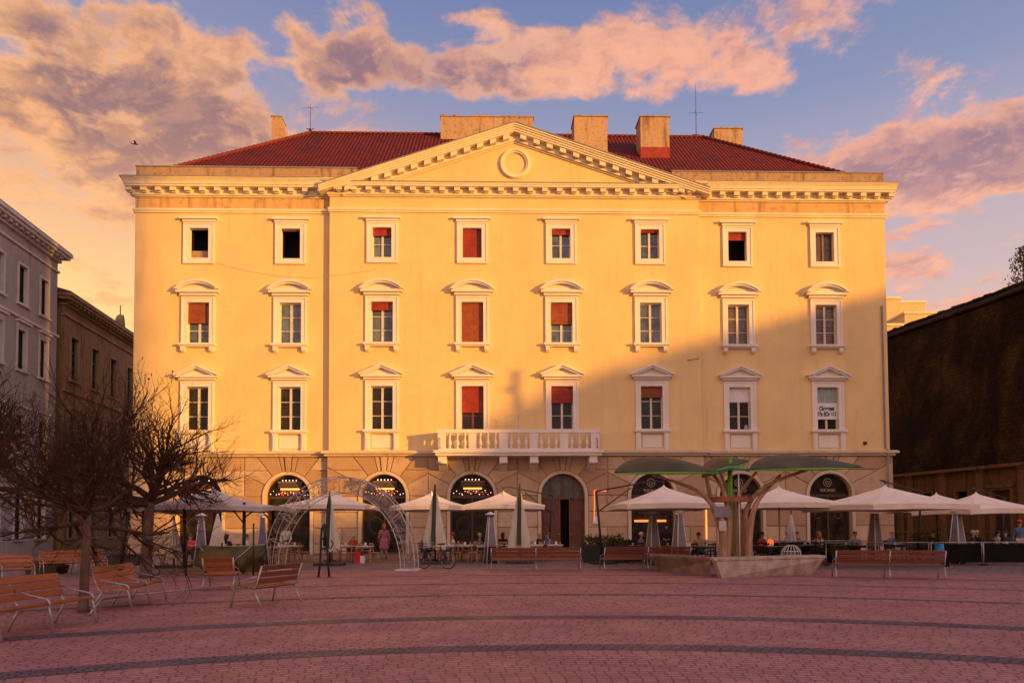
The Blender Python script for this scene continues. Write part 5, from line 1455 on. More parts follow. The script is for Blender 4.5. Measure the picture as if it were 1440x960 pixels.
q = MB(); q.tube([(-.06, -.06, .3), (.05, -.09, .18)], .01, 5); q.tube([(-.06, .06, .3), (-.17, .09, .42)], .01, 5); q.box(.0, .1, -.15, -.08, .165, .185); q.box(-.22, -.12, .08, .15, .415, .435); q.build('pedals', 'rubber', bk)

# ---- green tarpaulin on posts with dark hull
M['tarp'] = pm('green_tarpaulin', (.055, .055, .022), .45, .4, 1.3, col2=(.12, .085, .02), bump=.9, bscale=2.2)
M['ochre'] = pm('ochre_tarpaulin', (.24, .14, .035), .6, .45, 3.5, col2=(.09, .07, .02), bump=.6)
p0, p1 = G(268, 811), G(384, 806)
tp = thing('tarpaulin_shelter', 'dark green and ochre tarpaulin sagging between thin posts', 'tarpaulin', ((p0.x + p1.x) / 2, (p0.y + p1.y) / 2, 0), 0)
Lh = (p1.x - p0.x) / 2 * 1.02
q = MB(); NX, NZ = 26, 12; vs = []; rnd = random.Random(9)
for i in range(NX + 1):
    f = i / NX; x = -Lh + 2 * Lh * f
    for j in range(NZ + 1):
        gz = j / NZ; bot = .10 + .35 * (f > .85) * (f - .85) / .15 + .25 * max(0, .12 - f) / .12; topz = 1.02 - .05 * math.sin(PI * f)
        z = bot + (topz - bot) * gz
        y = -.22 * math.sin(PI * gz) * (1 - .3 * f) + .09 * math.sin(f * 16 + gz * 5) * (1 - gz) + .06 * math.sin(f * 31 - gz * 9) * (1 - gz) + .35 * (1 - gz) * .3
        vs.append((x, y, z))
q.add(vs, [(i * (NZ + 1) + j, (i + 1) * (NZ + 1) + j, (i + 1) * (NZ + 1) + j + 1, i * (NZ + 1) + j + 1) for i in range(NX) for j in range(NZ)], smooth=True)
q.build('tarpaulin', 'tarp', tp, recalc=False)
q = MB(); q.lathe([(.15, 0), (.42, .06), (.58, .3), (.66, .62), (.6, .8), (.3, .92)], (-Lh + .55, .1, 0), 18); q.build('hull', 'ochre', tp)
q = MB(); q.lathe([(.16, -.002), (.43, .055), (.60, .3), (.63, .36)], (-Lh + .55, .1, 0), 18); q.build('hull_base', 'iron', tp)
for x, y, h_ in ((-Lh - .45, -.1, 1.25), (-Lh * .28, -.2, 1.1), (Lh * .72, -.3, 1.75), (Lh + .02, -.05, 1.05), (0.1, .1, 1.05)):
    q = MB(); q.tube([(x, y, 0), (x, y, h_)], .028, 6); q.build('post', 'iron', tp)
q = MB(); q.tube([(-Lh - .45, -.1, 1.02), (-Lh, 0, 1.0), (0, .06, .98), (Lh, 0, 1.03)], .012, 4)
q.tube([(-Lh * .95, -.2, .95), (-Lh * .5, -.34, .45)], .014, 4); q.tube([(-.1, -.3, .3), (Lh * .6, -.2, .96)], .012, 4); q.build('ropes', 'tubewhite', tp)
# leaning dark pole left under the pavilion
p = G(232, 795); q = MB(); q.tube([(p.x, 27.2, 0), (p.x + .12, 27.2, 1.2), (p.x + .32, 27.2, 2.25)], [.09, .07, .05], 7)
tag(q.build('leaning_pole', 'iron'), 'dark leaning pole at the left front of the pavilion', 'pole')

# ---- wooden leaf structure and concrete benches
def slatleaf(name):
    m, t, b = newmat(name)
    o = t.n('ShaderNodeTexCoord').outputs['Object']
    wv = t.n('ShaderNodeTexWave', wave_type='BANDS', bands_direction='DIAGONAL'); wv.inputs['Scale'].default_value = 2.6; wv.inputs['Distortion'].default_value = .4; t.l(o, wv.inputs['Vector'])
    c = t.mix(t.smooth(t.noise(o, 1.2, 5, .6), .35, .65), (.050, .040, .012), (.105, .080, .022))
    t.l(t.mix(t.smooth(wv.outputs['Fac'], .35, .65, .0, .7), c, (.035, .026, .008)), b.inputs['Base Color']); setc(b, 'Roughness', .6)
    return m
M['lamwood'] = pm('laminated_wood', (.36, .20, .13), .6, .3, 4, bump=.2, stretch=(4, 4, .5)); M['lime'] = pm('lime_green_paint', (.14, .34, .03), .45, .15, 3)
M['teal'] = pm('teal_paint', (.05, .28, .15), .45, .15, 3); M['leafpanel'] = slatleaf('leaf_panel')
M['ringwood'] = pm('red_brown_wood', (.26, .085, .04), .6, .25, 4)
c = AY(1028, 742, 23.3)
ls = thing('leaf_canopy', 'wooden branching canopy with three dark green leaf roofs', 'sculpture', (c.x, 23.3, 0))
def lx_(px, Y=23.3): return AY(px, 742, Y).x - c.x
def lz_(py, Y=23.3): return AY(1028, py, Y).z
q = MB(); q.tube([(0.02, 0, .3), (.02, 0, lz_(642))], .055, 8); q.tube([(-.1, .05, .3), (-.02, .05, lz_(660))], .05, 8); q.build('post', 'lime', ls)
limbs = [
 [(1012, 795), (1015, 762), (1012, 730), (990, 695), (962, 678), (925, 665)],
 [(1014, 795), (1018, 750), (1006, 712), (996, 680), (990, 664)],
 [(1020, 795), (1024, 740), (1020, 700), (1014, 675), (1006, 660)],
 [(1046, 795), (1046, 745), (1043, 700), (1052, 680), (1062, 664)],
 [(1048, 795), (1050, 750), (1058, 712), (1078, 690), (1105, 667)],
 [(1050, 795), (1051, 745), (1052, 715), (1075, 684), (1130, 662)],
 [(1040, 795), (1041, 740), (1037, 700), (1030, 680), (1027, 660)]]
for k, lm in enumerate(limbs):
    q = MB(); yy = [-.25, .25, -.1, .3, -.3, .1, .35][k]
    pts = [(lx_(px), yy + (.0 if i < 3 else (-.25 if k % 2 else .35) * (i - 2)), lz_(py)) for i, (px, py) in enumerate(lm)]
    pts = [Vector(a_) for a_ in pts]; sm = []
    for i in range(len(pts) - 1):
        p0_, p1_, p2_, p3_ = pts[max(0, i - 1)], pts[i], pts[i + 1], pts[min(len(pts) - 1, i + 2)]
        for s_ in range(4):
            t = s_ / 4; sm.append(.5 * ((2 * p1_) + (p2_ - p0_) * t + (2 * p0_ - 5 * p1_ + 4 * p2_ - p3_) * t * t + (3 * p1_ - p0_ - 3 * p2_ + p3_) * t ** 3))
    sm.append(pts[-1]); n = len(sm)
    q.tube(sm, [.125 - .085 * (i / n) for i in range(n)], 6, smooth=False); q.build('branch', 'lamwood', ls)
def leafroof(px0, px1, py_edge, py_top, depth_, yoff, tilt, topx=.42):
    x0, x1 = lx_(px0), lx_(px1); n = 24; q = MB(); E = []; Fr = []
    zN = lz_(py_edge, 23.3 + yoff); zF = lz_(py_top, 23.3 + yoff + depth_)
    for i in range(n + 1):
        f = i / n; bulge = math.sin(PI * f) ** .75 * (1 - .5 * (f - topx)) 
        E.append(Vector((x0 + (x1 - x0) * f, yoff - .25 * math.sin(PI * f), zN - .02 * math.sin(PI * f) + tilt * (f - .5))))
        Fr.append(Vector((x0 + (x1 - x0) * f, yoff + depth_ * bulge, zN + (zF - zN) * bulge + tilt * (f - .5))))
    vs = []
    K = 4
    for i in range(n + 1):
        for k in range(K + 1): v = E[i].lerp(Fr[i], k / K); v = v + Vector((0, 0, .08 * math.sin(PI * k / K) * math.sin(PI * i / n))); vs.append(v)
    m_ = len(vs); vs2 = vs + [v + Vector((0, .0, .05)) for v in vs]
    fs = [(i * (K + 1) + k, (i + 1) * (K + 1) + k, (i + 1) * (K + 1) + k + 1, i * (K + 1) + k + 1) for i in range(n) for k in range(K)]
    fs += [tuple(m_ + a_ for a_ in f) for f in fs]
    q.add(vs2, fs); lo = q.build('leaf', 'leafpanel', ls, recalc=False)
    q = MB(); q.tube([e + Vector((0, -.02, .0)) for e in E], [.018 + .022 * math.sin(PI * i / n) for i in range(n + 1)], 6)
    q.tube(Fr, .025, 5); q.build('rim', 'lime', lo)
leafroof(861, 1003, 664.5, 642.5, 1.15, -.6, 0.0, .42)
leafroof(1047, 1203, 660, 642.5, 1.15, -.6, .05, .62)
leafroof(988, 1054, 660, 648, 1.2, -.1, .50, .75)
q = MB(); q.tube([(lx_(1000), -.5, lz_(664)), (lx_(1020), -.55, lz_(659)), (lx_(1048), -.5, lz_(662))], .05, 6); q.build('joint', 'teal', ls)
q = MB()
zr_ = lz_(702); r_ = .62
q.strip([(0, 0)] and [(r_ * math.cos(2 * PI * k / 18), r_ * .8 * math.sin(2 * PI * k / 18)) for k in range(19)], [((r_ - .07) * math.cos(2 * PI * k / 18), (r_ - .07) * .8 * math.sin(2 * PI * k / 18)) for k in range(19)], 0, .17)
q.v = [(x, z, zr_ - .08 + y) for x, y, z in q.v]; q.build('ring_beam', 'ringwood', ls)
q = MB(); q.box(lx_(1000), lx_(1023), -.35, -.30, lz_(727), lz_(712)); q.build('panel', 'glassgrey', ls)
q = MB(); q.box(lx_(1006), lx_(1016), -.42, -.34, lz_(746), lz_(732)); q.build('box', 'steel', ls)
q = MB(); q.tube([(lx_(1036), -.3, .4), (lx_(1036), -.28, lz_(665))], .022, 6); q.build('cable_pipe', 'whitemetal', ls)
M['concrete'] = pm('pale_concrete', (.42, .30, .25), .8, .25, 2.5, col2=(.55, .42, .36), bump=.3)
M['concrete_d'] = pm('stained_concrete', (.22, .14, .11), .8, .3, 2.5, bump=.3)
def conc(label, pts_top, pts_bot, mat):
    t_ = thing('concrete_bench', label, 'bench', (pts_bot[0].x, pts_bot[0].y, 0), 0, 'concrete benches round the leaf canopy')
    o = Vector((pts_bot[0].x, pts_bot[0].y, 0)); zt_ = .52
    q = MB(); n = len(pts_top)
    lo = [p - o for p in pts_bot]; up = [Vector((p.x, p.y, zt_)) - o for p in pts_top]
    q.add(lo + up, [(i, (i + 1) % n, n + (i + 1) % n, n + i) for i in range(n)] + [tuple(range(n, 2 * n))]); q.build('body', mat, t_, bevel=.02)
    cen = sum(up, Vector()) / n; sl_ = [cen + (p - cen) * 1.03 for p in up]
    q = MB(); q.add([Vector((p.x, p.y, zt_ + .004)) for p in sl_] + [Vector((p.x, p.y, zt_ + .09)) for p in sl_], [(i, (i + 1) % n, n + (i + 1) % n, n + i) for i in range(n)] + [tuple(range(n, 2 * n)), tuple(range(n - 1, -1, -1))]); q.build('seat', 'lamwood' if mat == 'x' else mat, t_, bevel=.015)
A1, A2 = G(1015, 813), G(1148, 807)
t1, t2 = G(1008, 806.5), G(1151, 801.5)
conc('pale concrete bench in front on the right side of the leaf canopy', [A1 + Vector((-.18, -.05, 0)), A2 + Vector((.3, 0, 0)), A2 + Vector((.25, .75, 0)), A1 + Vector((-.05, .85, 0))], [A1, A2 + Vector((-.1, .05, 0)), A2 + Vector((-.15, .65, 0)), A1 + Vector((.1, .8, 0))], 'concrete')
B1, B2 = G(925, 803), G(1003, 811)
conc('darker stained concrete bench behind on the left side of the leaf canopy', [B1 + Vector((-.25, .1, 0)), B2 + Vector((-.02, .15, 0)), B2 + Vector((.05, .95, 0)), B1 + Vector((-.1, .85, 0))], [B1 + Vector((.1, .15, 0)), B2 + Vector((-.05, .2, 0)), B2 + Vector((0, .85, 0)), B1 + Vector((.2, .8, 0))], 'concrete_d')

# ================================================================== TERRACE FURNITURE
M['lightwood'] = pm('light_chair_wood', (.42, .22, .11), .6, .2, 4); M['tabletop'] = pm('white_table_top', (.66, .58, .58), .5, .08, 3)
M['darkwicker'] = pm('dark_wicker', (.035, .026, .024), .7, .3, 12); M['darktop'] = pm('dark_table_top', (.10, .075, .07), .35, .2, 4)
def make_chair(mat, seatmat, group, label):
    t_ = thing('cafe_chair', label, 'chair', group=group)
    q = MB(); q.box(-.21, .21, -.21, .20, .43, .465); q.build('seat', seatmat, t_, bevel=.008)
    q = MB()
    for x in (-.19, .19): q.tube([(x, .19, .46), (x, .25, .90)], .018, 5)
    for z in (.60, .72, .85): q.cbox((0, .205 + (z - .46) * .13, z), (.37, .018, .07))
    q.build('backrest', mat, t_)
    for x in (-.19, .19):
        for y in (-.19, .19): 
            q = MB(); q.tube([(x, y, .43), (x * 1.06, y * 1.1, 0)], [.02, .015], 5); q.build('leg', mat, t_)
    return t_
def make_table(mat, legmat, group, label, s_=.38):
    t_ = thing('cafe_table', label, 'table', group=group)
    q = MB(); q.box(-s_, s_, -s_, s_, .72, .755); q.build('table_top', mat, t_, bevel=.008)
    q = MB(); q.box(-s_ + .05, s_ - .05, -s_ + .05, s_ - .05, .66, .719); q.build('apron', legmat, t_)
    for x in (-1, 1):
        for y in (-1, 1): q = MB(); q.box(x * (s_ - .06) - .025, x * (s_ - .06) + .025, y * (s_ - .06) - .025, y * (s_ - .06) + .025, 0, .66); q.build('leg', legmat, t_)
    return t_
def at(px, Y): return (AY(px, 742, Y).x, Y, 0)
LG, DG = 'light wooden chairs at the white tables', 'dark chairs on the right terrace'
TG, TD = 'white tables on the left terrace', 'dark tables on the right terrace'
T0, C0 = [None], [None]
wt_spots = [(403, 35.6, 'white table deep behind the left arch leg'), (500, 35.5, 'white table deep behind the guest in red'), (642, 35.4, 'white table close to the third arched window'), (669, 35.2, 'white table at the foot of the third arched window'),
 (697, 34.6, 'white table right behind the patio heater left of the portal'), (738, 35.2, 'white table behind the second tall folded parasol'), (766, 35.0, 'white table at the left door leaf of the portal'),
 (392, 32.6, 'leftmost white table, inside the left leg of the light arch'), (413, 34.2, 'white table just right of the left arch leg'),
 (487, 33.6, 'white table beside the folded parasol under the arch'), (513, 32.8, 'white table in front of the guest in red'),
 (628, 32.8, 'white table right of the bicycle'), (654, 33.2, 'white table in front of the dark arched window'), (681, 32.6, 'white table beside the patio heater left of the portal'),
 (722, 33.6, 'white table behind the long centre bench'), (752, 33.0, 'white table behind the right half of the centre bench'), (780, 33.6, 'white table nearest the portal doors')]
for i, (px, Y, nm) in enumerate(wt_spots):
    if T0[0] is None: T0[0] = t_ = make_table('tabletop', 'lightwood', TG, nm); t_.location = at(px, Y)
    else: t_ = dup(T0[0], loc=at(px, Y), label=nm)
    x, y, _ = t_.location
    for (ox_, oy_, rz, wd) in ((-.52, -.15, R(-90 + 8 * (i % 3)), 'left'), (.5, .1, R(90 - 6 * (i % 4)), 'right')):
        lab = 'light wooden chair on the %s of the %s' % (wd, nm)
        lab = ' '.join(lab.split()[:16])
        if C0[0] is None: C0[0] = c_ = make_chair('lightwood', 'lightwood', LG, lab); c_.location = (x + ox_, y + oy_, 0); c_.rotation_euler = (0, 0, rz)
        else: c_ = dup(C0[0], loc=(x + ox_, y + oy_, 0), rz=rz, label=lab)
# rough things on the tables
M['plate'] = pm('white_china', (.70, .64, .62), .3, .05, 3)
pl = None
for i, (px, Y, nm) in enumerate(wt_spots):
    x, y, _ = at(px, Y); lab = ' '.join(('white napkin holder standing on the ' + nm).split()[:16])
    if pl is None:
        q = MB(); q.lathe([(.10, 0), (.12, .02), (.05, .03), (.06, .14), (.02, .16)], n=10); pl = q.build('table_setting', 'plate'); pl.location = (x, y - .1, .757); tag(pl, lab, 'tableware', 'settings on the white tables')
    else: dup(pl, loc=(x + .05 * (i % 3), y - .1, .757), label=lab)
DT0, DC0 = None, None
dk = [(893, 31.5, 'below the first right parasol'), (940, 31.0, 'in front of the dark standing figure'), (990, 29.5, 'left of the leaf canopy trunks'), (1062, 30.5, 'right of the leaf canopy trunks'),
 (1090, 29.0, 'beside the white cage lamp'), (1132, 31.0, 'between the two seated guests of the right terrace'), (1185, 31.0, 'under the stone corner arch window'),
 (1215, 30.0, 'left of the corner patio heater'), (1262, 31.0, 'right of the corner patio heater'), (1310, 31.5, 'behind the blue bin'), (1362, 31.5, 'behind the rightmost patio heater'), (1405, 31.0, 'at the right edge before the hall')]
for i, (px, Y, nm) in enumerate(dk):
    lab = 'dark square table ' + nm
    if DT0 is None: DT0 = t_ = make_table('darktop', 'darkwicker', TD, lab, .42); t_.location = at(px, Y)
    else: t_ = dup(DT0, loc=at(px, Y), label=lab)
    x, y, _ = t_.location
    for (ox_, oy_, rz, wd) in ((-.62, -.1, R(-85 + 10 * (i % 3)), 'left of'), (.6, -.15, R(80 - 9 * (i % 4)), 'right of'), (.0, -.6, R(180 + 10 * (i % 3)), 'in front of')):
        lab = ' '.join(('dark wicker chair %s the table %s' % (wd, nm)).split()[:16])
        if DC0 is None: DC0 = c_ = make_chair('darkwicker', 'darkwicker', DG, lab); c_.location = (x + ox_, y + oy_, 0); c_.rotation_euler = (0, 0, rz)
        else: dup(DC0, loc=(x + ox_, y + oy_, 0), rz=rz, label=lab)
gl0 = None
for i, (px, Y, nm) in enumerate(dk):
    x, y, _ = at(px, Y); lab = ' '.join(('small white cup and napkin on the dark table ' + nm).split()[:16])
    if gl0 is None:
        q = MB(); q.lathe([(.09, 0), (.11, .015), (.04, .025), (.05, .10), (.045, .11)], n=10); gl0 = q.build('table_setting', 'plate'); gl0.location = (x - .12, y - .12, .757); tag(gl0, lab, 'tableware', 'settings on the dark tables')
    else: dup(gl0, loc=(x - .2 + .13 * (i % 4), y - .15, .757), label=lab)
leafy('planter', 'low planter with yellow green leaves below the corner arch window', (AY(1180, 742, 30.2).x, 30.2), .45, .25, .45, 380, 'plantgreen', 'planter', seed=15, base_h=.35)
leafy('planter', 'planter with dark green leaves against the hall wall', (AY(1300, 742, 35).x, 35.0), .7, .3, .8, 600, 'plantgreen', 'planter', seed=16, base_h=.5)
# dark windscreens with steel rail
M['screen'] = pm('black_windscreen', (.010, .008, .009), .9, .3, 2, bump=.2, spec=.1)
sc0 = None
scr = [(1344, 27.9, 0, 'dark windscreen with steel rail below the rightmost patio heater'), (1418, 27.7, 0, 'dark windscreen with steel rail at the right edge of the picture'),
       (1196, 28.3, 0, 'open steel rail directly under the corner patio heater'), (1270, 28.1, 0, 'open steel rail behind the long right bench'), (1108, 32.4, 0, 'dark windscreen behind the white cage lamp'), (1170, 32.2, 0, 'dark windscreen under the arched cafe window at the corner')]
for i, (px, Y, rz, lab) in enumerate(scr):
    if sc0 is None:
        sc0 = t_ = thing('windscreen', lab, 'barrier', at(px, Y), R(-1), 'dark windscreens of the right terrace')
        q = MB(); q.box(-.95, .95, -.015, .015, .12, .84); q.build('panel', 'screen', t_)
        q = MB(); q.tube([(-1.02, 0, .90), (1.02, 0, .90)], .02, 6); q.build('rail', 'steel', t_)
        for x in (-.98, .98): q = MB(); q.tube([(x, 0, 0), (x, 0, .9)], .022, 6); q.build('post', 'steel', t_)
        for x in (-.98, .98): q = MB(); q.tube([(x, -.25, .03), (x, .25, .03)], .02, 6); q.tube([(x, -.25, .03), (x, 0, .22)], .012, 5); q.build('foot', 'iron', t_)
    else:
        o_s = dup(sc0, loc=at(px, Y), label=lab)
        if 'windscreen' not in lab:
            for ch in list(o_s.children):
                if ch.name.startswith('panel'): bpy.data.objects.remove(ch)
# single things
p = at(1291, 28.8); q = MB(); q.lathe([(.15, 0), (.19, .02), (.155, .60), (.13, .62), (.12, .55)], (0, 0, 0), 16); M['blue'] = pm('blue_plastic', (.02, .22, .62), .4, .1, 3)
o = q.build('blue_bin', 'blue'); o.location = (p[0], 27.4, .25); tag(o, 'bright blue tapered bin standing behind the long right bench', 'bin'); 
q = MB(); q.box(-.25, .25, -.2, .2, 0, .25); o = q.build('crate', 'screen'); o.location = (p[0], 27.4, 0); tag(o, 'black crate under the bright blue bin', 'crate')
p = at(1112, 27.5)
cg = thing('cage_lamp', 'rounded white wire cage standing right of the leaf canopy', 'lantern', p, 0)
q = MB()
for k in range(16):
    a_ = 2 * PI * k / 16; q.tube([(r_ * math.cos(a_), r_ * math.sin(a_), z) for r_, z in ((.34, 0), (.38, .3), (.34, .62), (.22, .78), (.1, .83))], .016, 4)
for r_, z in ((.35, .02), (.385, .3), (.35, .6), (.1, .83)): q.tube([(r_ * math.cos(2 * PI * k / 20), r_ * math.sin(2 * PI * k / 20), z) for k in range(21)], .016, 4, caps=False)
q.build('cage', 'whitemetal', cg)
q = MB(); q.lathe([(.22, .05), (.24, .4), (.18, .55)], n=12); q.build('core', 'glassgrey', cg)
p = at(503, 32.2); q = MB(); q.prism([(-.14, 0), (.14, 0), (.12, .5), (-.1, .52)], -.09, .09); M['red'] = pm('red_fabric', (.62, .02, .02), .6, .15, 3); o = q.build('red_bag', 'red'); o.location = p; tag(o, 'bright red upright bag beside the guest in red', 'bag')
p = at(509, 32.2); q = MB(); q.prism([(-.12, 0), (.12, 0), (.14, .3), (-.1, .34)], -.08, .08); o = q.build('white_bag', 'paper'); o.location = (p[0], p[1], 0); tag(o, 'small white paper bag right of the red bag', 'bag')
p = at(1077, 29.0); q = MB(); q.lathe([(.10, .0), (.13, .1), (.12, .22), (.04, .3)], n=12); o = q.build('candle_lantern', emat('candle_glow', (1.0, .16, .03), .7)); o.location = (p[0], p[1], .757); tag(o, 'small glowing orange candle lantern on the table beside the white cage', 'lantern'); o.location = (AY(1090, 742, 29).x - .2, 29.0, .757)
p = AY(1148, 718, 29.3); 
hl = thing('heat_lamp', 'small glowing orange heat lamp between the parasols at the corner', 'lamp', (p.x, p.y, 0))
q = MB(); q.box(-.16, .16, -.05, .05, p.z, p.z + .07); q.build('element', emat('heat_glow', (1.0, .28, .05), 3.0), hl)
q = MB(); q.box(-.2, .2, -.07, .07, p.z + .072, p.z + .12); q.tube([(0, .1, 0), (0, .1, p.z + .1)], .025, 6); q.build('housing', 'iron', hl)
# bird
P = AY(190, 203, 60); bd = thing('bird', 'small dark bird in flight against the orange sky', 'bird', P, R(25))
q = MB(); q.tube([(-.24, 0, -.02), (-.14, 0, 0), (0, 0, .02), (.14, 0, .03), (.22, 0, .05), (.28, 0, .04)], [.01, .05, .07, .055, .04, .008], 8); q.build('body', 'iron', bd)
for s_ in (-1, 1):
    q = MB(); q.add([(.10, s_ * .04, .03), (-.06, s_ * .04, .03), (-.10, s_ * .25, .16), (-.16, s_ * .46, .10), (.02, s_ * .28, .18), (.10, s_ * .12, .08)], [(0, 1, 2, 5), (5, 2, 4), (2, 3, 4)]); q.build('wing', 'iron', bd, recalc=False)
q = MB(); q.add([(-.2, .02, 0), (-.2, -.02, 0), (-.36, -.07, 0), (-.36, .07, 0)], [(0, 1, 2, 3)]); q.build('tail', 'iron', bd, recalc=False)

# ================================================================== PEOPLE
def skin_mesh(name, verts, radii, edges, mat, parent, root=0, sub=1):
    me = bpy.data.meshes.new(name); me.from_pydata(verts, edges, []); o = bpy.data.objects.new(name, me); C.objects.link(o)
    md = o.modifiers.new('skin', 'SKIN'); md.use_smooth_shade = True
    for i, r in enumerate(radii):
        sv = me.skin_vertices[0].data[i]; sv.radius = (r, r) if isinstance(r, (int, float)) else r; sv.use_root = i == root
    ss = o.modifiers.new('s', 'SUBSURF'); ss.levels = sub; ss.render_levels = sub
    dg = bpy.context.evaluated_depsgraph_get(); m2 = bpy.data.meshes.new_from_object(o.evaluated_get(dg))
    bpy.data.objects.remove(o); bpy.data.meshes.remove(me); m2.name = name
    m2.materials.clear(); m2.materials.append(M[mat] if isinstance(mat, str) else mat)
    r_ = bpy.data.objects.new(name, m2); C.objects.link(r_); r_.parent = parent
    return r_
M['skin'] = pm('skin', (.48, .26, .17), .6, .06, 5)
fab = {}
def fabric(nm, c):
    if nm not in fab: fab[nm] = pm(nm + '_cloth', c, .85, .15, 6, bump=.3)
    return fab[nm]
def person(label, px, Y, pose, top, leg, hair, rz=0, long_=False, hat=None, hairlong=False, z=0, sc=1.0, turn=0):
    t_ = thing('person', label, 'person', (AY(px, 742, Y).x, Y, z), rz, None); t_.scale = (sc,) * 3
    sit = pose == 'sit'; ph = .50 if sit else .93; lean = -.04 if sit else 0
    V_ = {}; order = []; E_ = []; Rr = {}
    def v(n, p, r, par=None):
        V_[n] = Vector(p); Rr[n] = r; order.append(n)
        if par: E_.append((par, n))
    v('pel', (0, 0, ph), (.15, .11)); v('belly', (0, lean * .4, ph + .18), (.135, .10), 'pel'); v('chest', (0, lean, ph + .38), (.165, .11), 'belly'); v('neck0', (0, lean, ph + .51), .055, 'chest'); v('neck', (0, lean * 1.2 - .01, ph + .57), .05, 'neck0')
    v('head', (0, lean * 1.4 - .02, ph + .66), (.078, .09), 'neck'); v('crown', (0, lean * 1.4 - .01, ph + .76), (.07, .085), 'head')
    for s_, n in ((-1, 'l'), (1, 'r')):
        v('sh' + n, (s_ * .175, lean, ph + .46), .062, 'chest')
        if sit: el, wr = (s_ * .24, -.08, ph + .23), (s_ * .15, -.32, ph + .26)
        elif s_ > 0: el, wr = (s_ * .25, .02, ph + .19), (s_ * .24, -.16, ph + .02)
        else: el, wr = (s_ * .24, .03, ph + .18), (s_ * .26, -.05, ph - .06)
        v('el' + n, el, .043, 'sh' + n); v('wr' + n, wr, .028, 'el' + n)
        d = (Vector(wr) - Vector(el)).normalized(); pm_ = Vector(wr) + d * .07; v('palm' + n, pm_, (.038, .02), 'wr' + n)
        sd_ = Vector((1, 0, 0)) if sit else Vector((0, 1, 0))
        for k, ln in enumerate((.065, .075, .07, .055)):
            o_f = sd_ * (.026 * (k - 1.5)); a1_ = pm_ + d * .035 + o_f; v('f%d%s' % (k, n), a1_, .010, 'palm' + n); v('g%d%s' % (k, n), a1_ + d * ln * .7 + Vector((0, 0, -.02)), .008, 'f%d%s' % (k, n))
        th = pm_ - d * .02 + Vector((0, 0, .03)) if sit else pm_ - d * .01 + Vector((0, -.04, 0)); v('t1' + n, th, .011, 'palm' + n); v('t2' + n, th + d * .035, .009, 't1' + n)
        if sit: hp, kn, an, to = (s_ * .09, -.02, ph - .01), (s_ * .12, -.44, ph + .02), (s_ * .12, -.42, .09), (s_ * .13, -.60, .035)
        else: hp, kn, an, to = (s_ * .09, 0, ph - .04), (s_ * .10, -.03 if s_ > 0 else .02, .49), (s_ * .11, .04 + .04 * s_, .08), (s_ * .12, -.12 + .04 * s_, .035)
        v('hp' + n, hp, .092, 'pel'); v('kn' + n, kn, .060, 'hp' + n); v('an' + n, an, .036, 'kn' + n); v('to' + n, to, .032, 'an' + n)
    idx = {n: i for i, n in enumerate(order)}
    skin_mesh('body', [V_[n] for n in order], [Rr[n] for n in order], [(idx[a_], idx[b_]) for a_, b_ in E_], 'skin', t_)
    def cloth(name, names, add, mat, extra=None):
        nn = [n for n in order if n in names]; ix = {n: i for i, n in enumerate(nn)}
        ed = [(ix[a_], ix[b_]) for a_, b_ in E_ if a_ in ix and b_ in ix]
        vs = [V_[n].copy() for n in nn]; rr_ = [tuple(x + add for x in (Rr[n] if isinstance(Rr[n], tuple) else (Rr[n], Rr[n]))) for n in nn]
        return skin_mesh(name, vs, rr_, ed, mat, t_)
    cloth('top', ('pel', 'belly', 'chest', 'neck0', 'shl', 'shr', 'ell', 'elr', 'wrl', 'wrr'), .022, top)
    cloth('trousers', ('pel', 'hpl', 'hpr', 'knl', 'knr', 'anl', 'anr'), .016, leg)
    if long_:
        q = MB(); q.lathe([(.19, ph + .12), (.21, ph - .05), (.25, ph - .40), (.24, ph - .42), (.1, ph - .40)], n=16); q.v = [(x, y * .75, z_) for x, y, z_ in q.v]; q.build('coat_skirt', top, t_)
    h = V_['head']; c_ = V_['crown']
    q = MB(); q.ball((0, c_.y + .018, c_.z - .005), .105, n=10, sz=(.92, .98, .86))
    if hairlong: q.tube([(0, c_.y + .05, c_.z), (0, c_.y + .09, h.z), (0, c_.y + .10, h.z - .20)], [.08, .09, .05], 8)
    q.build('hair', hair, t_)
    if hat: q = MB(); q.lathe([(.112, 0), (.105, .06), (.06, .11), (.01, .12)], (0, c_.y + .01, c_.z + .01), 14); q.prism([(-.07, c_.y - .09), (.07, c_.y - .09), (.05, c_.y - .19), (-.05, c_.y - .19)], c_.z + .01, c_.z + .025, axis='z'); q.build('cap', hat, t_)
    q = MB(); q.tube([(0, h.y - .095, h.z + .035), (0, h.y - .115, h.z)], [.008, .015], 6); q.build('nose', 'skin', t_)
    for s_ in (-1, 1):
        q = MB(); q.ball((s_ * .03, h.y - .088, h.z + .035), .011, n=6); q.build('eye', 'iron', t_)
        q = MB(); q.ball((s_ * .086, h.y + .01, h.z + .02), .022, n=6, sz=(.5, 1, 1.3)); q.build('ear', 'skin', t_)
    q = MB(); q.box(-.025, .025, h.y - .094, h.y - .085, h.z - .03, h.z - .022); q.build('mouth', fabric('lip', (.3, .08, .07)), t_)
    for s_, n in ((-1, 'l'), (1, 'r')):
        a_ = V_['an' + n]; b_ = V_['to' + n]; q = MB(); q.tube([(a_.x, a_.y + .04, .045), (a_.x, a_.y, .06), (b_.x, b_.y, .04), (b_.x, b_.y - .03, .035)], [.035, .047, .045, .03], 8); q.build('shoe', 'iron', t_)
    return t_
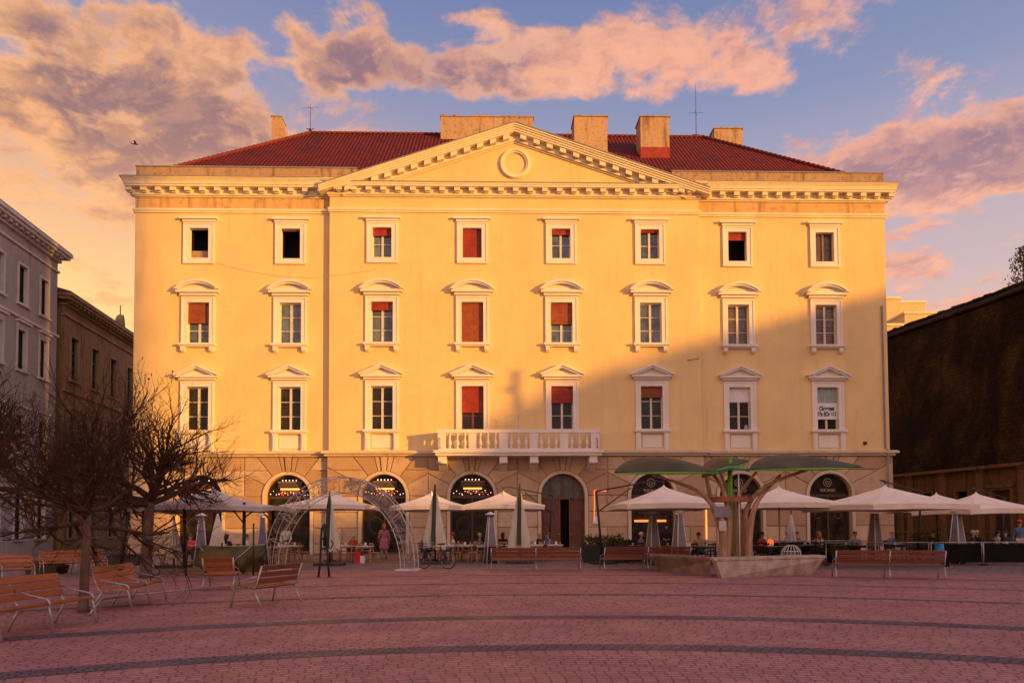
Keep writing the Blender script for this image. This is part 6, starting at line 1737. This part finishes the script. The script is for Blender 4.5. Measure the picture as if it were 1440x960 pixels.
def Fb(n): 
    D_ = dict(black=(.03, .025, .03), red=(.50, .05, .03), pink=(.55, .20, .30), white=(.66, .60, .62), grey=(.26, .22, .24), navy=(.04, .05, .10), blue=(.10, .17, .30), beige=(.55, .38, .27), brown=(.16, .07, .04), rose=(.50, .25, .25), redcap=(.60, .05, .04), silver=(.60, .55, .52), purple=(.25, .14, .24), orange=(.50, .16, .06), denim=(.06, .08, .14))
    return fabric(n, D_[n])
K0 = Fb
people = [
 ('person with long dark hair and black jacket seated under the grey pavilion', 318, 32.5, 'sit', 'black', 'black', 'black', R(170), dict(hairlong=True)),
 ('person in a white and red top seated right of the dark haired guest', 345, 32.8, 'sit', 'white', 'red', 'brown', R(120), {}),
 ('person with white hair and red jacket seated near the red bag', 496, 34.0, 'sit', 'red', 'brown', 'silver', R(60), dict(hairlong=True)),
 ('person in a long pink coat with ginger hair standing at the restaurant door', 540, 36.5, 'stand', 'pink', 'rose', 'orange', R(200), dict(long_=True, hairlong=True, sc=1.02)),
 ('person in purple seated behind the bicycle basket', 598, 34.2, 'sit', 'purple', 'black', 'brown', R(30), {}),
 ('person in a rose jacket seated right of the guest in purple', 608, 34.6, 'sit', 'rose', 'navy', 'orange', R(-60), {}),
 ('person in a white shirt and red cap seated right of the bicycle', 638, 34.0, 'sit', 'white', 'denim', 'brown', R(-80), dict(hat='redcap')),
 ('person in a grey coat seated at the arched restaurant window', 673, 34.8, 'sit', 'grey', 'black', 'silver', R(90), {}),
 ('person in black seated left of the second folded parasol', 707, 34.6, 'sit', 'black', 'black', 'black', R(180), dict(hairlong=True)),
 ('person in black standing before the lit cafe window', 937, 32.5, 'stand', 'black', 'black', 'black', R(160), {}),
 ('person in a pale pink top seated behind the bronze parasol pole', 1106, 34.0, 'sit', 'rose', 'grey', 'orange', R(100), {}),
 ('person with dark hair in brown seated beside the slim grey folded parasol', 1122, 33.8, 'sit', 'brown', 'black', 'brown', R(-90), {}),
 ('person in a beige jacket seated with their back turned near the cafe window', 1152, 31.2, 'sit', 'beige', 'black', 'orange', R(200), dict(hairlong=True)),
 ('person in a dark red jumper seated deep left of the first heater under the pavilion', 268, 34.0, 'sit', 'red', 'black', 'brown', R(20), {}),
 ('person in white standing inside the left arch leg', 402, 36.6, 'stand', 'white', 'black', 'black', R(10), {}),
 ('person in black seated at the portal side tables with blond hair', 757, 35.4, 'sit', 'black', 'navy', 'beige', R(70), {}),
 ('person in a blue top seated at the left door leaf of the portal', 772, 34.4, 'sit', 'blue', 'black', 'brown', R(-70), {}),
 ('person in purple seated below the first right parasol', 900, 32.4, 'sit', 'purple', 'black', 'silver', R(60), {}),
 ('person in a beige top seated left of the leaf canopy trunks', 983, 31.0, 'sit', 'beige', 'denim', 'brown', R(-40), {}),
 ('person in red seated between the leaf canopy and the white cage', 1070, 32.0, 'sit', 'red', 'black', 'black', R(40), {}),
 ('person in grey seated under the corner parasol left of its heater', 1202, 31.6, 'sit', 'grey', 'black', 'brown', R(-20), {}),
 ('person in a blue shirt seated right of the corner heater', 1252, 32.2, 'sit', 'blue', 'beige', 'orange', R(30), {}),
 ('person in black seated behind the blue bin', 1311, 33.0, 'sit', 'black', 'black', 'brown', 0, {}),
 ('person in navy seated left of a pair before the hall', 1366, 33.5, 'sit', 'navy', 'black', 'silver', R(60), {}),
 ('person in black seated right of a pair before the hall', 1374, 34.2, 'sit', 'black', 'navy', 'beige', R(-60), {}),
 ('person in a white and blue top seated at the right edge tables', 1401, 32.6, 'sit', 'silver', 'denim', 'black', R(80), {}),
 ('person in navy with dark hair seated near the right edge', 1414, 33.0, 'sit', 'navy', 'black', 'black', R(-50), dict(hairlong=True)),
 ('person with red cap and blue shirt standing at the right edge', 1434, 31.5, 'stand', 'blue', 'beige', 'brown', R(-30), dict(hat='redcap')),
]
for (lab, px, Y, pose, tp_, lg_, hr, rz, kw) in people:
    kw = dict(kw); 
    if kw.get('hat'): kw['hat'] = Fb(kw['hat'])
    pp = person(lab, px, Y, pose, Fb(tp_), Fb(lg_), Fb(hr), rz, **kw)
    if pose == 'sit':                           # everyone sits on a chair of their own
        dark = px > 850; src = DC0 if dark else C0[0]
        lab2 = ' '.join(('chair under the ' + lab).split()[:16])
        loc = pp.location.copy(); dup(src, loc=(loc.x, loc.y, 0), rz=rz, label=lab2)
